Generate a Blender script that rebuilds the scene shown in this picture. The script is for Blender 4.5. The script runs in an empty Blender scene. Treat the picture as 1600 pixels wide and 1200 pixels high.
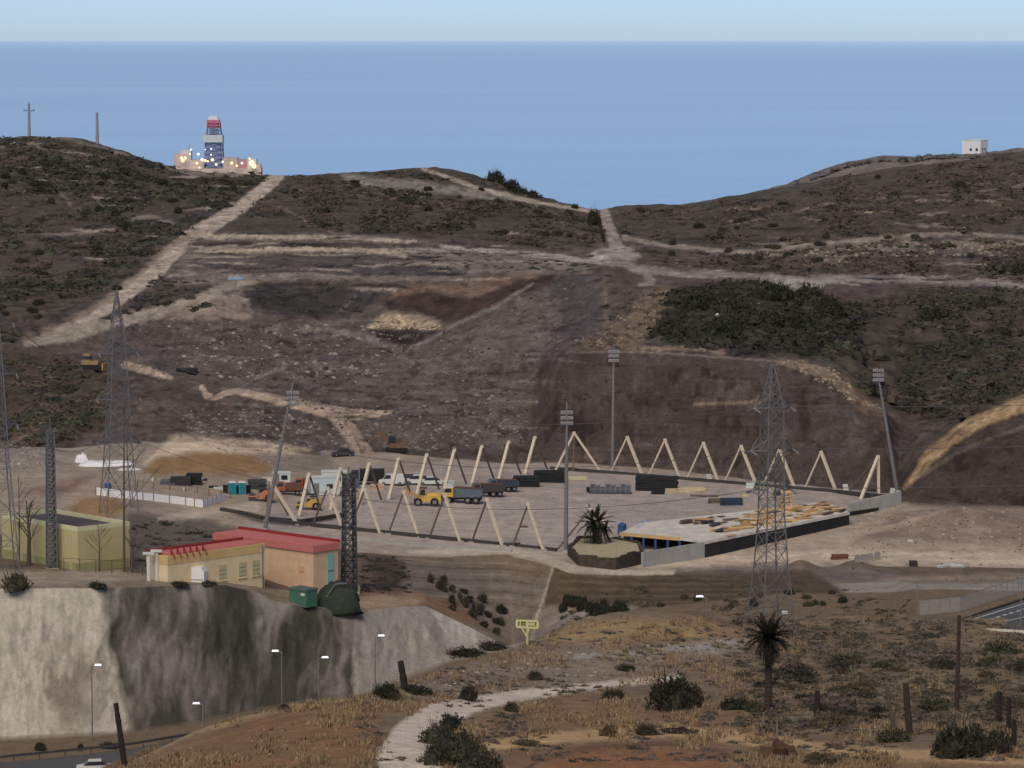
import bpy, math, random
import numpy as np
from mathutils import Vector
random.seed(7); RNG = np.random.default_rng(11)
sc = bpy.context.scene
COL = sc.collection
# ---------------------------------------------------------------- camera
F = 5600.0; EYE = 57.0; CZ = 180.0
PITCH = math.atan((600.0 - EYE) / F)
CP, SP = math.cos(PITCH), math.sin(PITCH)
cam = bpy.data.cameras.new('camera'); camo = bpy.data.objects.new('camera', cam); COL.objects.link(camo)
camo.location = (0, 0, CZ); camo.rotation_euler = (math.pi / 2 - PITCH, 0, 0)
cam.sensor_width = 36.0; cam.lens = 36.0 * F / 1600.0
cam.clip_start = 1.0; cam.clip_end = 400000.0
sc.camera = camo
# ---------------------------------------------------------------- sky, sun, exposure
SUN_EL, SUN_ROT = math.radians(48), math.radians(195)
w = bpy.data.worlds.new('World'); sc.world = w; w.use_nodes = True
nt = w.node_tree; nt.nodes.clear()
sky = nt.nodes.new('ShaderNodeTexSky'); sky.sky_type = 'NISHITA'; sky.sun_disc = False
sky.sun_elevation = SUN_EL; sky.sun_rotation = SUN_ROT; sky.altitude = 200
sky.air_density = 0.35; sky.dust_density = 0.5; sky.ozone_density = 1.0
bg = nt.nodes.new('ShaderNodeBackground'); bg.inputs['Strength'].default_value = 0.12
wo = nt.nodes.new('ShaderNodeOutputWorld')
nt.links.new(sky.outputs[0], bg.inputs['Color']); nt.links.new(bg.outputs[0], wo.inputs['Surface'])
sl = bpy.data.lights.new('sun', 'SUN'); sl.energy = 2.0; sl.angle = math.radians(40); sl.color = (1.0, 0.88, 0.74)
so = bpy.data.objects.new('sun', sl); COL.objects.link(so)
# the lamp shines from the sky's sun direction
_sd = Vector((math.sin(SUN_ROT) * math.cos(SUN_EL), math.cos(SUN_ROT) * math.cos(SUN_EL), math.sin(SUN_EL)))
so.rotation_euler = _sd.to_track_quat('Z', 'Y').to_euler(); so.location = (0, 0, 400)
vs = sc.view_settings; vs.view_transform = 'Standard'; vs.look = 'None'; vs.exposure = 0.0; vs.gamma = 1.0
# ---------------------------------------------------------------- pixel <-> world
def P(px, py, d):
    """point on the ray through photo pixel (px,py) whose distance northward is d metres"""
    u = (px - 800.0) / F; v = (600.0 - py) / F
    k = d / (CP + v * SP)
    return Vector((u * k, d, CZ + (v * CP - SP) * k))
def proj(X, Y, Z):
    dz = Z - CZ
    fw = Y * CP - dz * SP; up = Y * SP + dz * CP
    return 800.0 + F * X / fw, 600.0 - F * up / fw
def y_of(z, d):
    return proj(0.0, d, z)[1]
def lin(c):
    return tuple((x / 255 / 12.92) if x / 255 <= 0.04045 else ((x / 255 + 0.055) / 1.055) ** 2.4 for x in c)
KL = (0.58, 0.57, 0.60)      # light level: how bright a white surface shows, per channel
def A(r, g, b, k=1.0):
    v = [x / (k * q) for x, q in zip(lin((r, g, b)), KL)]; t = max(v)
    return tuple(x * min(1.0, 0.88 / t) for x in v)
# ---------------------------------------------------------------- noise
def _h(i, j, s):
    n = (i.astype(np.int64) * 374761393 + j.astype(np.int64) * 668265263 + s * 1442695041) & 0xFFFFFFFF
    n = ((n ^ (n >> 13)) * 1274126177) & 0xFFFFFFFF
    return ((n ^ (n >> 16)) & 0xFFFF) / 65535.0
def vnoise(x, y, s=0):
    x = np.asarray(x, float); y = np.asarray(y, float)
    i = np.floor(x); j = np.floor(y); fx = x - i; fy = y - j
    fx = fx * fx * (3 - 2 * fx); fy = fy * fy * (3 - 2 * fy)
    a = _h(i, j, s); b = _h(i + 1, j, s); c = _h(i, j + 1, s); d = _h(i + 1, j + 1, s)
    return (a * (1 - fx) + b * fx) * (1 - fy) + (c * (1 - fx) + d * fx) * fy
def fbm(x, y, s=0, o=4):
    t = 0; a = 0.5; n = 0
    for k in range(o):
        t = t + a * vnoise(x, y, s + k * 17); n += a; a *= 0.5
        x = np.asarray(x) * 2.03 + 5.1; y = np.asarray(y) * 2.03 + 1.7
    return t / n * 2 - 1
# ---------------------------------------------------------------- materials
_M = {}
def mat(name, col, rough=0.85, metal=0.0, var=0.18, scale=1.5, emit=0.0, bump=0.0, spec=0.3):
    if name in _M: return _M[name]
    if not emit: col = tuple(c * 0.78 for c in col)
    m = bpy.data.materials.new(name); m.use_nodes = True
    n = m.node_tree.nodes; l = m.node_tree.links; b = n['Principled BSDF']
    b.inputs['Roughness'].default_value = rough; b.inputs['Metallic'].default_value = metal
    b.inputs['Specular IOR Level'].default_value = spec
    tc = n.new('ShaderNodeTexCoord'); no = n.new('ShaderNodeTexNoise'); no.inputs['Scale'].default_value = scale
    no.inputs['Detail'].default_value = 5; no.inputs['Roughness'].default_value = 0.65
    l.new(tc.outputs['Object'], no.inputs['Vector'])
    rp = n.new('ShaderNodeValToRGB'); rp.color_ramp.elements[0].position = 0.3; rp.color_ramp.elements[1].position = 0.7
    rp.color_ramp.elements[0].color = tuple(c * (1 - var) for c in col) + (1,)
    rp.color_ramp.elements[1].color = tuple(min(0.95, c * (1 + var)) for c in col) + (1,)
    l.new(no.outputs['Fac'], rp.inputs['Fac']); l.new(rp.outputs['Color'], b.inputs['Base Color'])
    if bump:
        bp = n.new('ShaderNodeBump'); bp.inputs['Strength'].default_value = bump; bp.inputs['Distance'].default_value = 0.1
        l.new(no.outputs['Fac'], bp.inputs['Height']); l.new(bp.outputs['Normal'], b.inputs['Normal'])
    if emit:
        l.new(rp.outputs['Color'], b.inputs['Emission Color']); b.inputs['Emission Strength'].default_value = emit
    _M[name] = m; return m
def attr_mat(name, rough=0.95, amp=0.35, scales=(0.25, 1.4), bump=0.6, dist=0.4, stretch=(1, 1, 1)):
    """soil / rock whose own colours sit in the mesh attribute 'albedo', broken up by fine procedural noise"""
    m = bpy.data.materials.new(name); m.use_nodes = True
    n = m.node_tree.nodes; l = m.node_tree.links; b = n['Principled BSDF']
    b.inputs['Roughness'].default_value = rough; b.inputs['Specular IOR Level'].default_value = 0.15
    at = n.new('ShaderNodeAttribute'); at.attribute_name = 'albedo'
    tc = n.new('ShaderNodeTexCoord'); mp = n.new('ShaderNodeMapping'); mp.inputs['Scale'].default_value = stretch
    l.new(tc.outputs['Object'], mp.inputs['Vector'])
    prev = at.outputs['Color']; hs = []
    for k, s in enumerate(scales):
        no = n.new('ShaderNodeTexNoise'); no.inputs['Scale'].default_value = s; no.inputs['Detail'].default_value = 6
        no.inputs['Roughness'].default_value = 0.7; l.new(mp.outputs['Vector'], no.inputs['Vector'])
        mr = n.new('ShaderNodeMapRange'); mr.inputs['From Min'].default_value = 0.3; mr.inputs['From Max'].default_value = 0.7
        mr.inputs['To Min'].default_value = 1 - amp; mr.inputs['To Max'].default_value = 1 + amp
        l.new(no.outputs['Fac'], mr.inputs['Value'])
        mx = n.new('ShaderNodeVectorMath'); mx.operation = 'MULTIPLY'
        l.new(prev, mx.inputs[0]); l.new(mr.outputs['Result'], mx.inputs[1]); prev = mx.outputs[0]; hs.append(no.outputs['Fac'])
    l.new(prev, b.inputs['Base Color'])
    bp = n.new('ShaderNodeBump'); bp.inputs['Strength'].default_value = bump; bp.inputs['Distance'].default_value = dist
    l.new(hs[-1], bp.inputs['Height']); l.new(bp.outputs['Normal'], b.inputs['Normal'])
    return m
# ================================================================ TERRAIN
def zy(z): return ('z', z)
# each line: (photo column, distance, photo row or ('z', height)); near to far
LINES = [
 ('L0', [(-500, 60, zy(163)), (2100, 60, zy(163))], 5),
 ('L1', [(-500, 230, zy(118)), (0, 230, zy(125)), (200, 230, 1320), (2100, 222, 1300)], 34),
 ('L2', [(-500, 265, 1660), (0, 265, 1275), (150, 265, 1222), (200, 265, 1205), (300, 262, 1190), (1600, 262, 1180), (2100, 262, 1180)], 56),
 ('M', [(-500, 275, 1640), (0, 278, 1258), (200, 280, 1199), (300, 283, 1160), (430, 285, 1136), (560, 288, 1120), (660, 305, 1098), (760, 318, 1095), (900, 330, 1085), (2100, 330, 1085)], 66),
 ('S', [(-500, 290, 1600), (0, 290, 1245), (100, 290, 1222), (195, 290, 1194), (250, 292, 1163), (300, 295, 1142), (370, 298, 1119), (430, 300, 1106), (500, 303, 1093), (560, 305, 1085), (610, 310, 1078), (660, 330, 1058), (700, 345, 1045), (760, 365, 1028), (800, 385, 1015), (850, 400, 992), (900, 415, 972), (950, 425, 958), (1000, 435, 955), (1100, 448, 958), (1160, 455, 968), (1250, 460, 985), (1330, 460, 987), (1400, 465, 986), (1450, 470, 980), (1500, 470, 986), (1600, 472, 992), (2100, 475, 1000)], 14),
 ('V1', [(-500, 400, zy(88)), (560, 400, zy(88)), (700, 430, zy(90)), (800, 440, zy(92)), (900, 470, zy(95)), (1000, 498, zy(96)), (1200, 503, zy(97.5)), (1320, 503, zy(98.2)), (1400, 500, zy(99)), (1430, 485, zy(101)), (1600, 485, zy(101)), (2100, 485, zy(101))], 18),
 ('V2', [(-500, 455, zy(88)), (0, 465, zy(88.3)), (150, 468, zy(88.4)), (200, 470, zy(88.5)), (300, 475, zy(88.8)), (430, 483, zy(89.5)), (560, 488, zy(90)), (640, 497, zy(91)), (700, 503, zy(92)), (800, 511, zy(92.6)), (850, 515, zy(93)), (900, 520, zy(94.5)), (1000, 521, zy(96.5)), (1100, 522, zy(97.3)), (1200, 524, zy(98)), (1400, 520, zy(99)), (1430, 510, zy(101)), (1600, 508, zy(101)), (2100, 508, zy(101))], 96),
 ('W', [(-500, 468, 925), (0, 480, 918), (150, 483, 917), (250, 487, 913), (350, 490, 912), (400, 493, 925), (430, 494, 940), (545, 500, 955), (600, 505, 950), (665, 511, 946), (700, 513, 962), (735, 514, 980), (770, 515, 998), (800, 515, 1013), (850, 520, zy(93.5)), (900, 525, zy(95.2)), (1000, 525, zy(97)), (1100, 526, zy(97.8)), (1200, 528, zy(98.2)), (1400, 530, zy(99)), (1430, 520, zy(100)), (1600, 520, zy(100)), (2100, 520, zy(100))], 22),
 ('T', [(-500, 500, 893), (0, 500, 893), (200, 503, 893), (400, 507, 913), (430, 508, 921), (545, 513, 932), (600, 520, 926), (665, 524, 931), (720, 528, 950), (760, 530, 975), (800, 530, 1000), (850, 529, zy(92)), (900, 530, zy(94.5)), (950, 531, zy(96)), (1000, 532, zy(97)), (1200, 535, zy(98.1)), (2100, 535, zy(99))], 46),
 ('K', [(-500, 545, 835), (0, 545, 835), (200, 550, 838), (300, 556, 838), (400, 562, 838), (450, 565, 840), (560, 552, 862), (640, 550, 868), (700, 550, 869), (790, 553, 864), (850, 543, 880), (900, 537, 895), (950, 538, 897), (1000, 540, 897), (1100, 545, 891), (1200, 547, 888), (1300, 548, 886), (1400, 550, 885), (1600, 548, 888), (2100, 548, 888)], 88),
 ('F', [(-500, 660, 700), (0, 670, 700), (100, 670, 700), (220, 675, 690), (400, 675, 700), (500, 676, 712), (600, 680, 705), (700, 674, 716), (800, 674, 724), (900, 676, 724), (1000, 668, 731), (1100, 661, 741), (1200, 651, 750), (1300, 641, 760), (1400, 630, 772), (1450, 618, 785), (1600, 610, 790), (2100, 610, 790)], 84),
 ('C1', [(-500, 700, 640), (0, 700, 640), (200, 702, 640), (400, 700, 650), (600, 705, 640), (750, 708, 640), (840, 705, 625), (870, 698, 565), (890, 695, 550), (1000, 697, 548), (1100, 695, 555), (1200, 690, 560), (1250, 685, 580), (1300, 678, 600), (1380, 665, 645), (1405, 645, 735), (1420, 635, 738), (1440, 638, 718), (1500, 645, 668), (1550, 648, 645), (1600, 650, 625), (2100, 660, 560)], 56),
 ('C2', [(-500, 760, 540), (0, 745, 560), (150, 742, 575), (300, 745, 580), (450, 748, 575), (600, 755, 560), (700, 760, 540), (850, 770, 500), (900, 765, 495), (1000, 730, 520), (1100, 715, 530), (1200, 712, 535), (1300, 705, 570), (1380, 692, 620), (1420, 690, 655), (1500, 690, 648), (1600, 700, 609), (2100, 710, 540)], 66),
 ('C3', [(-500, 850, 460), (0, 840, 470), (200, 850, 455), (400, 860, 440), (600, 858, 440), (700, 860, 430), (850, 850, 425), (950, 820, 430), (1100, 800, 450), (1200, 800, 450), (1400, 800, 470), (2100, 800, 465)], 58),
 ('C4', [(-500, 950, 365), (0, 950, 365), (200, 950, 362), (400, 955, 360), (600, 950, 370), (800, 940, 385), (950, 930, 390), (1100, 930, 395), (1300, 930, 375), (1400, 930, 365), (2100, 930, 370)], 50),
 ('C5', [(-500, 1040, 280), (0, 1040, 280), (200, 1050, 290), (400, 1060, 310), (600, 1060, 310), (800, 1050, 335), (900, 1045, 347), (950, 1040, 350), (1100, 1030, 342), (1300, 1030, 312), (1450, 1030, 290), (1600, 1030, 285), (2100, 1030, 280)], 58),
 ('R', [(-500, 1110, 225), (0, 1110, 217), (60, 1112, 210), (130, 1115, 217), (170, 1118, 229), (215, 1122, 244), (270, 1128, 262), (330, 1134, 271), (400, 1138, 273), (440, 1140, 273), (520, 1140, 270), (600, 1140, 264), (680, 1138, 263), (740, 1134, 272), (800, 1128, 295), (850, 1125, 309), (900, 1122, 324), (935, 1120, 331), (960, 1118, 325), (1000, 1116, 321), (1060, 1113, 322), (1100, 1110, 315), (1150, 1110, 305), (1200, 1110, 293), (1300, 1110, 276), (1400, 1110, 263), (1500, 1110, 252), (1540, 1110, 244), (1600, 1110, 239), (2100, 1110, 205)], 7),
 ('B1', [(-500, 1320, zy(112)), (440, 1320, zy(112)), (900, 1300, zy(100)), (2100, 1320, zy(112))], 6),
 ('B2', [(-500, 1900, zy(-12)), (2100, 1900, zy(-12))], 0),
]
cols = np.concatenate([np.linspace(-500, -20, 26)[:-1], np.arange(-20, 1621, 2.6), np.linspace(1622, 2100, 26)])
NC = len(cols)
_prof = []
for nm, pts, nr in LINES:
    px = np.array([p[0] for p in pts], float); d = np.array([p[1] for p in pts], float)
    y = np.array([(y_of(p[2][1], p[1]) if isinstance(p[2], tuple) else p[2]) for p in pts], float)
    _prof.append((np.interp(cols, px, d), np.interp(cols, px, y)))
# world coordinates of the lines
def Parr(px, py, d):
    u = (px - 800.0) / F; v = (600.0 - py) / F; k = d / (CP + v * SP)
    return u * k, d, CZ + (v * CP - SP) * k
rowsX, rowsY, rowsZ, BAND, START = [], [], [], [], {}
for i, (nm, pts, nr) in enumerate(LINES):
    START[nm] = len(rowsX)
    x0, y0, z0 = Parr(cols, _prof[i][1], _prof[i][0])
    if i == len(LINES) - 1:
        rowsX.append(x0); rowsY.append(y0); rowsZ.append(z0); BAND.append(i); break
    x1, y1, z1 = Parr(cols, _prof[i + 1][1], _prof[i + 1][0])
    for k in range(nr):
        t = k / nr
        rowsX.append(x0 + (x1 - x0) * t); rowsY.append(y0 + (y1 - y0) * t); rowsZ.append(z0 + (z1 - z0) * t); BAND.append(i)
TX = np.array(rowsX); TY = np.array(rowsY); TZ = np.array(rowsZ); BAND = np.array(BAND)
NR = TX.shape[0]
PX0, PY0 = proj(TX, TY, TZ)
# ---- relief: fine noise, amplitude by zone
amp = np.zeros((NR, NC)); freq = 1.0
def band_rows(a, b): return slice(START[a], START[b])
amp[band_rows('L0', 'S')] = 0.55
amp[band_rows('S', 'V1')] = 0.4
amp[band_rows('V2', 'W')] = 0.5
amp[band_rows('W', 'T')] = 0.35
amp[band_rows('T', 'K')] = 0.3
amp[band_rows('K', 'F')] = 0.12
amp[band_rows('F', 'C1')] = 0.9
amp[band_rows('C1', 'C2')] = 1.2
amp[band_rows('C2', 'R')] = 1.5
amp[band_rows('R', 'B2')] = 1.2
for _ in range(8):   # soften the steps between zones
    amp[1:-1] = (amp[:-2] + amp[1:-1] * 2 + amp[2:]) / 4
PITCH_POLY = [(415, 832), (560, 848), (880, 868), (1010, 888), (1420, 800), (1400, 770), (900, 730), (700, 716), (450, 790)]
def inside(x, y, poly):
    r = np.zeros(np.shape(x), bool); n = len(poly)
    for i in range(n):
        x0, y0 = poly[i]; x1, y1 = poly[(i + 1) % n]
        if y0 == y1: continue
        c = ((y0 > y) != (y1 > y)) & (x < (x1 - x0) * (y - y0) / (y1 - y0) + x0)
        r ^= c
    return r
pin = inside(PX0, PY0, PITCH_POLY) & (BAND[:, None] == [l[0] for l in LINES].index('K'))
amp[pin] = 0.0
n1 = fbm(TX / 22, TY / 22, 3, 4); n2 = fbm(TX / 4.5, TY / 4.5, 9, 3)
TZ += amp * (n1 * 0.9 + n2 * 0.32)
# ridged gullies on cut faces and the hill terraces
hill = np.zeros((NR, NC)); hill[band_rows('C2', 'R')] = 1; hill[band_rows('C1', 'C2')] = .6
for _ in range(10): hill[1:-1] = (hill[:-2] + hill[1:-1] * 2 + hill[2:]) / 4
ter = TZ + 2.5 * fbm(TX / 60, TY / 60, 21, 3)
step = 3.6; fr = ter / step - np.floor(ter / step)
TZ += hill * 0.9 * ((np.clip((fr - 0.55) / 0.35, 0, 1) ** 2 * (3 - 2 * np.clip((fr - 0.55) / 0.35, 0, 1))) - fr) * np.clip(0.6 + fbm(TX / 35, TY / 35, 33, 2), 0, 1)
# sprayed concrete slope: billows
cs = band_rows('V2', 'W')
wpx = PX0[cs]; wpy = PY0[cs]
bl = np.abs(fbm(wpx / 48, wpy / 170, 41, 4)) * 2.4 + fbm(wpx / 13, wpy / 40, 43, 4) * 0.6 + np.abs(fbm(wpx / 7, wpy / 30, 47, 2)) * .35
edge = np.sin(np.linspace(0, 1, bl.shape[0]) * math.pi)[:, None]
TY[cs] += (bl - 0.5) * edge * (wpx < 830)
# rills on the spoil slopes, ledges on the long cut
sl_ = slice(START['F'], START['C3']); rg = 1 - np.abs(fbm(TX[sl_] / 9, TY[sl_] / 22, 401, 4)) * 2.2; rg2 = 1 - np.abs(fbm(TX[sl_] / 2.6, TY[sl_] / 6, 405, 3)) * 2.2
fade = np.ones(rg.shape); n_ = fade.shape[0]; fade *= np.clip(np.minimum(np.arange(n_), n_ - 1 - np.arange(n_)) / 14.0, 0, 1)[:, None]
TZ[sl_] += fade * (0.9 * rg + 0.38 * rg2 - .8)
fc = slice(START['F'], START['C1']); lz = TZ[fc] + .8 * fbm(TX[fc] / 16, TY[fc] / 16, 411, 3); ph = lz / 2.3 - np.floor(lz / 2.3)
fd = np.clip(np.minimum(np.arange(ph.shape[0]), ph.shape[0] - 1 - np.arange(ph.shape[0])) / 8.0, 0, 1)[:, None]
TY[fc] += fd * ((ph > .5) * 1.0 - ph) * 1.5 * ((PX0[fc] > 850) & (PX0[fc] < 1420))
# pits, mounds and scarps on the far hill, given where the photo shows them
def bump(px, py, rx, ry, h, band=None, sharp=2.0):
    g = np.exp(-(np.abs((PX0 - px) / rx) ** sharp + np.abs((PY0 - py) / ry) ** sharp))
    if band: 
        m = np.zeros(NR, bool); m[START[band[0]]:START[band[1]]] = True; g = g * m[:, None]
    return g * h
far = ('F', 'R')
for a in [(640, 528, 45, 14, -4.0), (740, 470, 90, 16, -3.0), (480, 470, 90, 14, -2.0), (330, 478, 60, 16, 2.5), (300, 725, 80, 14, 2.2),
          (880, 470, 60, 30, -3.0), (1150, 455, 80, 12, 1.0)]:
    TZ += bump(a[0], a[1], a[2], a[3], a[4], far)
for a in [(310, 718, 85, 12, 3.2), (130, 760, 60, 14, 1.2), (60, 720, 50, 16, 2.0), (1250, 886, 22, 9, 1.3), (1335, 886, 24, 8, 1.1), (1480, 820, 90, 16, 2.0), (1420, 790, 60, 10, 1.2), (1520, 818, 40, 12, 1.2),
          (1553, 924, 18, 6, 1.1), (1430, 940, 26, 6, 0.7), (150, 800, 40, 14, -1.2), (265, 820, 60, 10, -1.0)]:
    TZ += bump(a[0], a[1], a[2], a[3], a[4], ('T', 'F'))
for a in [(990, 1190, 150, 18, -0.6), (520, 1150, 120, 30, 0.6), (1300, 1010, 60, 12, 0.9), (760, 1150, 50, 40, 0.5), (1000, 985, 120, 12, 0.5), (900, 1035, 60, 12, 0.6)]:
    TZ += bump(a[0], a[1], a[2], a[3], a[4], ('L1', 'V1'))
PX, PY = proj(TX, TY, TZ)
# ---- where does the photo's pixel meet the ground?
def G(px, py, lo='L1', hi='R'):
    """first ground point seen from the camera through pixel (px,py), searched between two lines"""
    c = float(np.interp(px, cols, np.arange(NC))); c0 = int(min(c, NC - 2)); f = c - c0
    r0, r1 = START[lo], START[hi] + 1
    yy = PY[r0:r1, c0] * (1 - f) + PY[r0:r1, c0 + 1] * f
    k = np.nonzero((yy[:-1] >= py) & (yy[1:] < py))[0]
    k = int(k[0]) if len(k) else int(np.argmin(np.abs(yy[:-1] - py)))
    t = (yy[k] - py) / max(1e-6, yy[k] - yy[k + 1]); t = min(1, max(0, t)); k += r0
    def s(Q):
        a = Q[k, c0] * (1 - f) + Q[k, c0 + 1] * f; b = Q[k + 1, c0] * (1 - f) + Q[k + 1, c0 + 1] * f
        return a + (b - a) * t
    return Vector((s(TX), s(TY), s(TZ)))
def Gv(px, py, lo='L1', hi='R'):
    c = np.clip(np.rint(np.interp(px, cols, np.arange(NC))).astype(int), 0, NC - 1); r0, r1 = START[lo], START[hi] + 1
    yy = PY[r0:r1][:, c]; cr = (yy[:-1] >= py) & (yy[1:] < py); k = np.where(cr.any(0), cr.argmax(0), np.abs(yy[:-1] - py).argmin(0))
    j = np.arange(len(c)); t = np.clip((yy[k, j] - py) / np.maximum(1e-6, yy[k, j] - yy[k + 1, j]), 0, 1); k = k + r0
    f = lambda Q: Q[k, c] + (Q[k + 1, c] - Q[k, c]) * t
    return np.stack([f(TX), f(TY), f(TZ)], -1)
# ---------------------------------------------------------------- colours of soil and rock
ALB = np.zeros((NR, NC, 3))
def fill(a, b, col): ALB[START[a]:START[b] if b else NR] = A(*col)
fill('L0', 'V1', (122, 98, 74)); fill('V1', 'V2', (98, 84, 70)); fill('V2', 'W', (122, 115, 108)); fill('W', 'T', (112, 100, 88))
fill('T', 'K', (92, 80, 69)); fill('K', 'F', (134, 121, 110)); fill('F', None, (90, 80, 75))
JX = fbm(PX / 12, PY / 7, 51, 3) + .7 * fbm(PX / 3.4, PY / 2.4, 53, 2); JY = fbm(PX / 12, PY / 7, 57, 3) + .7 * fbm(PX / 3.4, PY / 2.4, 59, 2)
JX2 = fbm(PX / 40, PY / 22, 61, 2); JY2 = fbm(PX / 40, PY / 22, 67, 2)
def _sub(x0, x1, y0, y1, lo, hi):
    m = (PX > x0) & (PX < x1) & (PY > y0) & (PY < y1)
    rr = np.zeros(NR, bool); rr[START[lo]:START[hi]] = True
    return np.nonzero(m & rr[:, None])
def _segd(x, y, pts, closed):
    d = np.full(x.shape, 1e9); tt = np.zeros(x.shape); n = len(pts)
    for i in range(n if closed else n - 1):
        x0, y0 = pts[i][:2]; x1, y1 = pts[(i + 1) % n][:2]
        L = (x1 - x0) ** 2 + (y1 - y0) ** 2 + 1e-9
        t = np.clip(((x - x0) * (x1 - x0) + (y - y0) * (y1 - y0)) / L, 0, 1)
        dd = np.hypot(x - x0 - t * (x1 - x0), y - y0 - t * (y1 - y0))
        b = dd < d; d[b] = dd[b]; tt[b] = i + t[b]
    return d, tt
def poly(pts, col, feather=5, alpha=1.0, jit=5, lo='F', hi='B1', mott=0.0):
    xs = [p[0] for p in pts]; ys = [p[1] for p in pts]; e = feather + jit * 2
    ix = _sub(min(xs) - e, max(xs) + e, min(ys) - e, max(ys) + e, lo, hi)
    if not len(ix[0]): return
    x = PX[ix] + jit * (JX[ix] + JX2[ix]); y = PY[ix] + jit * 0.7 * (JY[ix] + JY2[ix])
    d, _ = _segd(x, y, pts, True)
    s = np.where(inside(x, y, pts), d, -d)
    a = np.clip(s / max(feather, .1) * 0.5 + 0.5, 0, 1) * alpha
    if mott: a = a * np.clip(1 - mott + 2 * mott * (0.5 + fbm(TX[ix] / 7, TY[ix] / 7, 71, 3)), 0, 1)
    ALB[ix] = ALB[ix] * (1 - a[:, None]) + np.array(A(*col)) * a[:, None]
def line(pts, col, feather=2, alpha=1.0, jit=2, lo='F', hi='B1', mott=0.0):
    """pts: (x, y, half width)"""
    wm = max(p[2] for p in pts) + feather + jit * 2
    xs = [p[0] for p in pts]; ys = [p[1] for p in pts]
    ix = _sub(min(xs) - wm, max(xs) + wm, min(ys) - wm, max(ys) + wm, lo, hi)
    if not len(ix[0]): return
    x = PX[ix] + jit * JX[ix]; y = PY[ix] + jit * 0.7 * JY[ix]
    d, t = _segd(x, y, pts, False)
    wd = np.interp(t, np.arange(len(pts)), [p[2] for p in pts])
    a = np.clip((wd - d) / feather + 0.5, 0, 1) * alpha
    if mott: a = a * np.clip(1 - mott + 2 * mott * (0.5 + fbm(TX[ix] / 5, TY[ix] / 5, 73, 3)), 0, 1)
    ALB[ix] = ALB[ix] * (1 - a[:, None]) + np.array(A(*col)) * a[:, None]
# ---- far hillside
# general mottling
hs_ = slice(START['F'], NR)
mo = fbm(TX[hs_] / 30, TY[hs_] / 30, 81, 4)[..., None]
ALB[hs_] *= 1 + 0.28 * mo
VEG = (76, 71, 63)
poly([(-500, 200), (60, 200), (215, 240), (400, 268), (425, 285), (375, 322), (325, 348), (270, 392), (200, 445), (130, 488), (30, 528), (-500, 560)], (80, 72, 66), 6)
poly([(-500, 550), (30, 545), (110, 560), (180, 600), (160, 660), (110, 700), (60, 712), (-500, 730)], (80, 71, 62), 8)
poly([(0, 690), (80, 700), (90, 720), (30, 735), (-100, 735)], (112, 104, 98), 5, .8, mott=.4, lo='K')
poly([(30, 655), (60, 640), (75, 660), (40, 690), (20, 690)], (118, 98, 86), 4, .8)
poly([(440, 268), (530, 260), (690, 255), (760, 268), (800, 292), (900, 320), (937, 335), (930, 382), (870, 390), (700, 368), (560, 362), (480, 365), (380, 362), (350, 350), (400, 310)], (80, 73, 65), 6)
poly([(530, 270), (600, 278), (690, 288), (790, 303), (830, 316), (760, 312), (690, 302), (590, 296), (540, 284)], (134, 127, 120), 4, .9, mott=.35)
line([(660, 263, 2), (700, 277, 3), (750, 295, 3.5), (800, 308, 4), (850, 318, 3), (930, 331, 3)], (158, 145, 132))
for a in [[(120, 280, 1), (150, 310, 2), (170, 345, 2)], [(150, 250, 2), (178, 290, 2), (182, 300, 1)], [(55, 255, 1), (80, 285, 1), (110, 320, 2)], [(0, 228, 3), (40, 222, 3), (100, 236, 2), (160, 245, 2)],
          [(60, 212, 2.5), (110, 216, 2.5), (160, 232, 2.5), (200, 243, 2.5)], [(240, 255, 4), (300, 270, 4), (400, 275, 4)], [(210, 342, 4), (240, 338, 4), (270, 350, 3)], [(0, 363, 2), (100, 366, 2.5), (200, 362, 2.5), (290, 360, 2)],
          [(430, 320, 1), (470, 340, 1.5), (520, 362, 2)]]:
    line(a, (132, 121, 110), 2, .8, 2.5, mott=.3)
# the bulldozed track up the hill
line([(438, 271, 9), (425, 284, 9), (378, 322, 10), (332, 350, 12), (300, 368, 12), (262, 402, 13), (235, 430, 14), (205, 450, 13), (168, 478, 12), (120, 505, 9), (60, 532, 6)], (172, 157, 144), 3, 1, 2)
line([(310, 360, 4), (255, 392, 5), (215, 430, 4), (130, 492, 6), (40, 530, 6)], (125, 108, 98), 4, .7, 3)
line([(40, 538, 4), (80, 528, 9), (115, 520, 14), (160, 508, 10), (240, 490, 9), (300, 474, 9), (350, 448, 8), (400, 436, 6)], (150, 138, 127), 4, 1, 2)
# quarry benches
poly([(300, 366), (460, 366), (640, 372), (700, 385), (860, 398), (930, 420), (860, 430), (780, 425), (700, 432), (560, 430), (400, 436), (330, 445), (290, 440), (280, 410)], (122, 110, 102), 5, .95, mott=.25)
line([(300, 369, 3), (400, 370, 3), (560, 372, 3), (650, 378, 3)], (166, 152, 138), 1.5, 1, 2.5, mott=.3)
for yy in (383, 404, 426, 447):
    line([(300 + yy - 380, yy, 1.2), (450, yy - 3, 2), (600, yy - 1, 2), (720, yy + 4, 1)], (58, 51, 49), 1.4, .8, 2.5, mott=.4)  # dark riser rock with its shadow painted in
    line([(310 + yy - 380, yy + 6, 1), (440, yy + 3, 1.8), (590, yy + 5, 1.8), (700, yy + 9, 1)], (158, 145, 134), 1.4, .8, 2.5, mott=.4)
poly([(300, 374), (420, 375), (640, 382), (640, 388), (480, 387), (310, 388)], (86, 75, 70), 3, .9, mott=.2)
line([(305, 395, 3), (400, 390, 3), (520, 389, 4), (600, 393, 4), (632, 399, 4)], (176, 158, 140), 1.6, 1, 2.5, mott=.3)
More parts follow.
